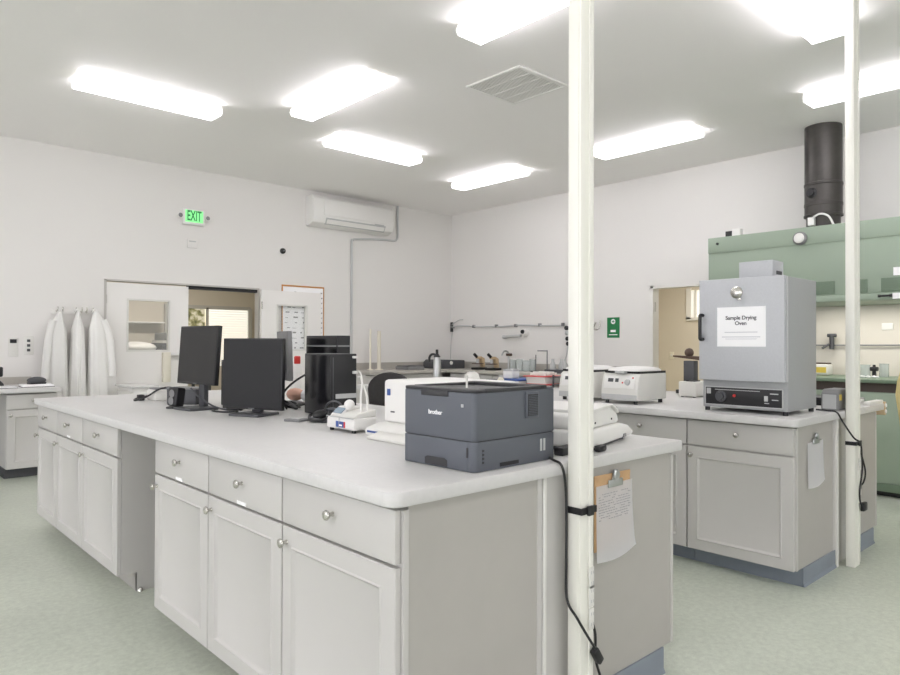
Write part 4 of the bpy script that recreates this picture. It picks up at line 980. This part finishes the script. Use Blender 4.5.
# ------------------------------------------------------------------ label scale right of printer
sc_ = thing('spectrophotometer', 'white wedge-shaped lab instrument half behind the near pole', 'instrument', (2.00, 1.425, T), 15)
MB().prism([(0, .012), (.49, .012), (.52, .026), (.45, .058), (.36, .074), (.0, .078)], 0, .30, axis='y', bev=.014, seg=3).build('base', WHITE, sc_, True)
MB().prism([(.0, .078), (.37, .073), (.35, .115), (.28, .146), (.10, .148), (.0, .135)], .015, .29, axis='y', bev=.016, seg=3).build('upper_housing', WHITE, sc_, True)
MB().prism([(.02, .138), (.27, .148), (.335, .128), (.352, .112), (.338, .134), (.27, .157), (.02, .149)], .01, .295, axis='y', bev=.003).build('lid', WHITE, sc_, True)
MB().box(.265, .273, .0125, .0175, .095, .102).build('screw', BLACK, sc_, True); MB().box(.085, .093, .0125, .0175, .095, .102).build('screw', BLACK, sc_, True)
MB().box(.01, .44, .022, .28, .0005, .0125).build('underside', DGREY, sc_, True)
MB().box(.37, .40, -.004, .01, .016, .03, bev=.002).build('catch', MGREY, sc_, True)
pb = thing('power_adapter', 'black power adapter on the worktop between printer and near pole', 'adapter', (1.90, 1.47, T), 10)
MB().box(-.03, .06, -.02, .02, 0.0005, .03, bev=.006).build('brick', BLACK, pb, True); MB().tube([(.06, 0, .015), (.09, -.03, .012), (.13, -.065, .012)], .006).build('lead', BLACK, pb, True)
MB().box(.125, .185, -.085, -.058, .0005, .024, bev=.008).build('plug', BLACK, pb, True)
tag(MB().box(2.22, 2.42, 1.90, 2.10, T, T+.135, bev=.01).build('blue_box', LBLUE), 'pale blue box behind the wedge-shaped instrument', 'box')

# ------------------------------------------------------------------ office chair
ch = thing('office_chair', 'black mesh-back office chair in the aisle behind the island', 'chair', (3.08, 4.20, 0), 200)
for k in range(5):
    a = 2*math.pi*k/5; lg = MB().tube([(0, 0, .10), (.15*math.cos(a), .15*math.sin(a), .085), (.30*math.cos(a), .30*math.sin(a), .07)], .02, smooth=False).build('leg', BLACK, ch, True)
    MB().lathe([(.03, -.012), (.03, .012)], (.30*math.cos(a), .30*math.sin(a), .0302), axis='y', n=14).build('castor', BLACK, lg, True)
MB().cyl((0, 0, .09), (0, 0, .44), .026).build('gas_lift', BLACK, ch, True)
MB().box(-.24, .24, -.23, .23, .44, .51, bev=.035, seg=3).build('seat', FABRIC, ch, True)
def arch(w, z0, z1, rr):
    pts = [(-w*.8, z0), (w*.8, z0)]
    for k in range(13):
        a = math.pi*k/12; pts.append((w*math.cos(a), z1-rr+rr*math.sin(a)))
    return pts
bk = MB().prism(arch(.21, .60, 1.075, .14), -.27, -.235, axis='x', bev=.012, seg=3).build('backrest', FABRIC, ch, True)
MB().prism(arch(.13, .62, .93, .05), -.285, -.268, axis='x').build('lumbar_mesh', MESHG, bk, True)
MB().tube([(0, 0, .43), (-.2, 0, .43), (-.28, 0, .50), (-.29, 0, .62)], .02).build('back_post', BLACK, ch, True)

# ------------------------------------------------------------------ second-bench small items
fk = thing('steel_flask', 'tall stainless steel flask with black valve on the second bench', 'flask', (4.645, 5.22, T))
MB().lathe([(.036, .0005), (.038, .01), (.038, .22), (.030, .235), (.030, .25)], (4.645, 5.22, T)).build('body', STEEL, fk); MB().lathe([(.034, .25), (.036, .255), (.02, .275), (.014, .29), (.014, .325), (.008, .33)], (4.645, 5.22, T)).build('valve', BLACK, fk)
q = MB(); q.tube([(4.645, 5.22, T+.27), (4.615, 5.26, T+.28), (4.595, 5.28, T+.25), (4.595, 5.28, T+.2)], .012); q.build('hose', BLACK, fk)
wc = thing('white_vortex_mixer', 'rounded white mixer on the second bench behind the printer', 'mixer', (4.54, 4.60, T))
MB().lathe([(.075, .0005), (.08, .02), (.078, .06), (.065, .10), (.045, .118), (.02, .122)], (4.54, 4.60, T), n=28).build('body', OFFW, wc); MB().box(4.455, 4.475, 4.56, 4.59, T+.02, T+.04).build('button', BLUE, wc)
MB().lathe([(.03, .12), (.032, .126)], (4.54, 4.60, T)).build('cup', LGREY, wc)
tg = tag(MB().tube([(4.66+rnd.uniform(-.04, .04), 4.44+rnd.uniform(-.06, .06), T+.008+rnd.uniform(0, .05)) for _ in range(12)], .007).build('tubing_coil', DGREY), 'coil of dark tubing between the white mixer and the small bottle', 'tubing')
sb = thing('small_bottle', 'small clear bottle with grey cap left of the blue tray', 'bottle', (4.63, 4.31, T))
MB().lathe([(.03, .0005), (.032, .01), (.032, .06), (.018, .08)], (4.63, 4.31, T)).build('body', CREAM, sb); MB().lathe([(.02, .08), (.02, .10)], (4.63, 4.31, T)).build('cap', LGREY, sb)
bt = thing('blue_tray', 'white tray with a blue rim on the second bench', 'tray', (4.85, 4.28, T))
MB().box(4.72, 5.05, 4.17, 4.42, T+.0005, T+.045, bev=.006).build('tray', WHITE, bt); MB().box(4.71, 5.06, 4.16, 4.43, T+.045, T+.062, bev=.003).build('rim', BLUE, bt)
bb = thing('tip_box', 'pale box standing on the blue-rimmed tray', 'box', (4.84, 4.36, T+.063))
MB().box(4.78, 4.88, 4.30, 4.42, T+.0625, T+.13, bev=.006).build('base', WHITE, bb); MB().box(4.78, 4.88, 4.30, 4.42, T+.13, T+.15, bev=.005).build('lid', LGREY, bb)
rbk = thing('red_basket', 'red-rimmed basket of white supplies on the second bench', 'basket', (4.90, 4.02, T))
MB().prism([(4.80, T+.0005), (5.0, T+.0005), (5.03, T+.09), (4.77, T+.09)], 3.91, 4.13, axis='y', bev=.006).build('basket', OFFW, rbk)
q = MB(); q.box(4.755, 5.045, 3.895, 4.145, T+.088, T+.098, bev=.004); q.box(4.79, 5.01, 3.90, 4.14, T+.012, T+.028, bev=.002); q.build('rim', REDP, rbk)
q = MB()
for k in range(5): q.box(4.80+k*.04, 4.825+k*.04, 3.93, 4.10, T+.10, T+.125+.01*(k % 2), bev=.003)
q.build('contents', OFFW, rbk)
rk = thing('test_tube_rack', 'grey wire test-tube rack with tubes left of the left centrifuge', 'rack', (4.95, 3.72, T))
q = MB()
for z in (.02, .09): q.box(4.82, 5.08, 3.60, 3.86, T+z, T+z+.008)
for (a, c) in ((4.83, 3.61), (5.07, 3.61), (4.83, 3.85), (5.07, 3.85)): q.box(a-.006, a+.006, c-.006, c+.006, T+.0005, T+.11)
q.build('frame', DGREY, rk)
for k in range(6):
    a, c = 4.86+.06*(k % 3), 3.65+.12*(k//3)
    MB().lathe([(.006, .028), (.014, .035), (.014, .125), (.016, .13)], (a, c, T)).build('tube', LGREY, rk)
b_ = thing('dark_notebook', 'dark flat book behind the blue-rimmed tray', 'book', (5.08, 4.55, T)); MB().box(4.97, 5.18, 4.46, 4.66, T+.002, T+.03).build('pages', PAPER, b_); MB().box(4.965, 5.185, 4.455, 4.665, T+.03, T+.036).build('cover', BLACK, b_)
b_ = thing('paper_sheets', 'loose white paper sheets on the far end of the second bench', 'paper', (4.2, 4.9, T)); MB().box(4.0, 4.3, 4.8, 5.02, T+.0005, T+.004, mtx=None).build('top_sheet', PAPER, b_); MB().box(4.15, 4.42, 4.62, 4.78, T+.0005, T+.006).build('lower_sheet', CREAM, b_)

# ------------------------------------------------------------------ far counter items
gc = thing('measuring_cylinder', 'tall cream measuring cylinder standing on the far counter', 'cylinder', (5.98, 8.0, T))
MB().lathe([(.06, .0005), (.06, .012), (.028, .02), (.028, .56), (.034, .57)], (5.98, 8.0, T)).build('tube', CREAM, gc)
gc = thing('pipette_stand', 'slim cream pipette tube beside the measuring cylinder', 'cylinder', (5.86, 8.05, T))
MB().lathe([(.045, .0005), (.045, .012), (.014, .02), (.014, .58), (.010, .60)], (5.86, 8.05, T)).build('tube', CREAM, gc)
eq = thing('dark_instrument', 'low dark grey instrument in the corner of the far counter', 'instrument', (7.3, 7.95, T))
MB().prism([(7.0, T+.0005), (7.5, T+.0005), (7.5, T+.13), (7.05, T+.14), (7.0, T+.10)], 7.76, 8.20, axis='y', bev=.012).build('case', DGREY, eq); MB().lathe([(.03, 0), (.026, -.012)], (7.2, 7.76, T+.09), axis='y').build('dial', WHITE, eq)
eq = thing('hot_plate', 'flat dark low device left of the steel flask on the far counter', 'device', (6.5, 7.9, T))
MB().box(6.30, 6.62, 7.72, 8.02, T+.0005, T+.05, bev=.01).build('case', MGREY, eq); MB().box(6.32, 6.60, 7.74, 8.0, T+.05, T+.06).build('plate', DGREY, eq)
def scope(x, y, label):
    r = thing('microscope', label, 'microscope', (x, y, T), 0, 'microscopes on the far counter')
    MB().box(-.10, .10, -.08, .08, .0005, .035, bev=.01).build('base', BLACK, r, True); MB().prism([(.04, .035), (.10, .035), (.09, .17), (.02, .20), (-.06, .20), (-.06, .165), (.02, .16)], -.03, .03, axis='y', bev=.008).build('arm', TAN, r, True)
    MB().cyl((-.05, 0, .19), (-.11, 0, .235), .022).build('eyepiece', BLACK, r, True); MB().cyl((-.04, 0, .16), (-.04, 0, .10), .02).build('objective', STEEL, r, True); MB().box(-.10, .03, -.06, .06, .085, .097).build('stage', BROWN, r, True)
scope(7.28, 7.22, 'tan and black microscope left of the two on the far counter')
scope(7.28, 6.93, 'tan and black microscope right of the two on the far counter')
fa = thing('lab_tap', 'steel gooseneck lab tap with dark lever on the far counter', 'tap', (7.45, 6.78, T))
MB().lathe([(.03, .0005), (.03, .02), (.014, .03), (.014, .20)], (7.45, 6.78, T)).build('column', STEEL, fa); MB().tube([(7.45, 6.78, T+.2), (7.43, 6.78, T+.27), (7.35, 6.78, T+.28), (7.30, 6.78, T+.22)], .013).build('spout', STEEL, fa); MB().box(7.43, 7.49, 6.74, 6.82, T+.21, T+.25, bev=.01).build('lever', BROWN, fa)
for k, (y, r_, h_) in enumerate(((6.60, .05, .16), (6.47, .05, .17), (6.345, .055, .15), (6.235, .045, .17))):
    beaker(7.35, y, T+.0005, r_, h_, ['glass beaker on the far counter nearest the tap', 'second glass beaker from the tap on the far counter', 'third and widest glass beaker from the tap on the far counter', 'glass beaker beside the ring stand on the far counter'][k], 'glass beakers on the far counter')
rs_ = thing('ring_stand', 'grey metal frame stand on the far counter above the red basket', 'stand', (7.3, 6.0, T))
q = MB(); q.box(7.22, 7.38, 5.88, 6.16, T+.0005, T+.018); q.build('base', DGREY, rs_); q = MB(); q.cyl((7.3, 5.93, T+.018), (7.3, 5.93, T+.305), .008); q.build('rod', MGREY, rs_)
q = MB(); q.cyl((7.3, 5.93, T+.295), (7.3, 6.10, T+.295), .008); q.build('cross_arm', MGREY, rs_); q = MB(); q.cyl((7.3, 6.13, T+.018), (7.3, 6.13, T+.24), .006); q.build('rod', DGREY, rs_)
gl = thing('glassware_tray', 'dark tray of grey glassware on the far counter beside the stand', 'tray', (7.25, 5.6, T))
MB().box(7.08, 7.45, 5.25, 5.80, T+.0005, T+.05, bev=.006).build('tray', DGREY, gl)
for k in range(5): MB().lathe([(.04, .05), (.04, .12), (.02, .15), (.018, .19)], (7.16+.06*(k % 2), 5.32+k*.10, T)).build('flask', LGREY, gl)

# ------------------------------------------------------------------ world, camera, view
w = bpy.data.worlds.new('World'); SC.world = w; w.use_nodes = True
nt = w.node_tree; bg = nt.nodes['Background']
sky = nt.nodes.new('ShaderNodeTexSky'); sky.sky_type = 'HOSEK_WILKIE' if False else 'NISHITA'
sky.sun_disc = False; sky.sun_elevation = R(40)
nt.links.new(sky.outputs['Color'], bg.inputs['Color']); bg.inputs['Strength'].default_value = .15

cam = bpy.data.cameras.new('camera'); co = bpy.data.objects.new('camera', cam); COL.objects.link(co)
TH, F, PIT, ROLL = .74599, 678.818, .00922, .00338
cam.sensor_fit = 'HORIZONTAL'; cam.sensor_width = 36.0; cam.lens = 36.0*F/900; cam.clip_start = .05
right = Vector((math.cos(TH), -math.sin(TH), 0)); fwd0 = Vector((math.sin(TH), math.cos(TH), 0)); up = Vector((0, 0, 1))
fwd = fwd0*math.cos(PIT)+up*math.sin(PIT); up1 = up*math.cos(PIT)-fwd0*math.sin(PIT)
r2 = right*math.cos(ROLL)+up1*math.sin(ROLL); u2 = up1*math.cos(ROLL)-right*math.sin(ROLL)
M = Matrix((r2, u2, -fwd)).transposed().to_4x4(); M.translation = Vector((-.00903, -.0123, 1.30281))
co.matrix_world = M
SC.camera = co
vs = SC.view_settings
SC.display_settings.display_device = 'sRGB'
vs.view_transform = 'Standard'; vs.look = 'None'; vs.gamma = 1.0; vs.use_curve_mapping = False
vs.exposure = 0.36
SC.cycles.use_denoising = True
SC.cycles.max_bounces = 10; SC.cycles.diffuse_bounces = 6; SC.cycles.transmission_bounces = 8; SC.cycles.transparent_max_bounces = 8
SC.cycles.sample_clamp_indirect = 8.0
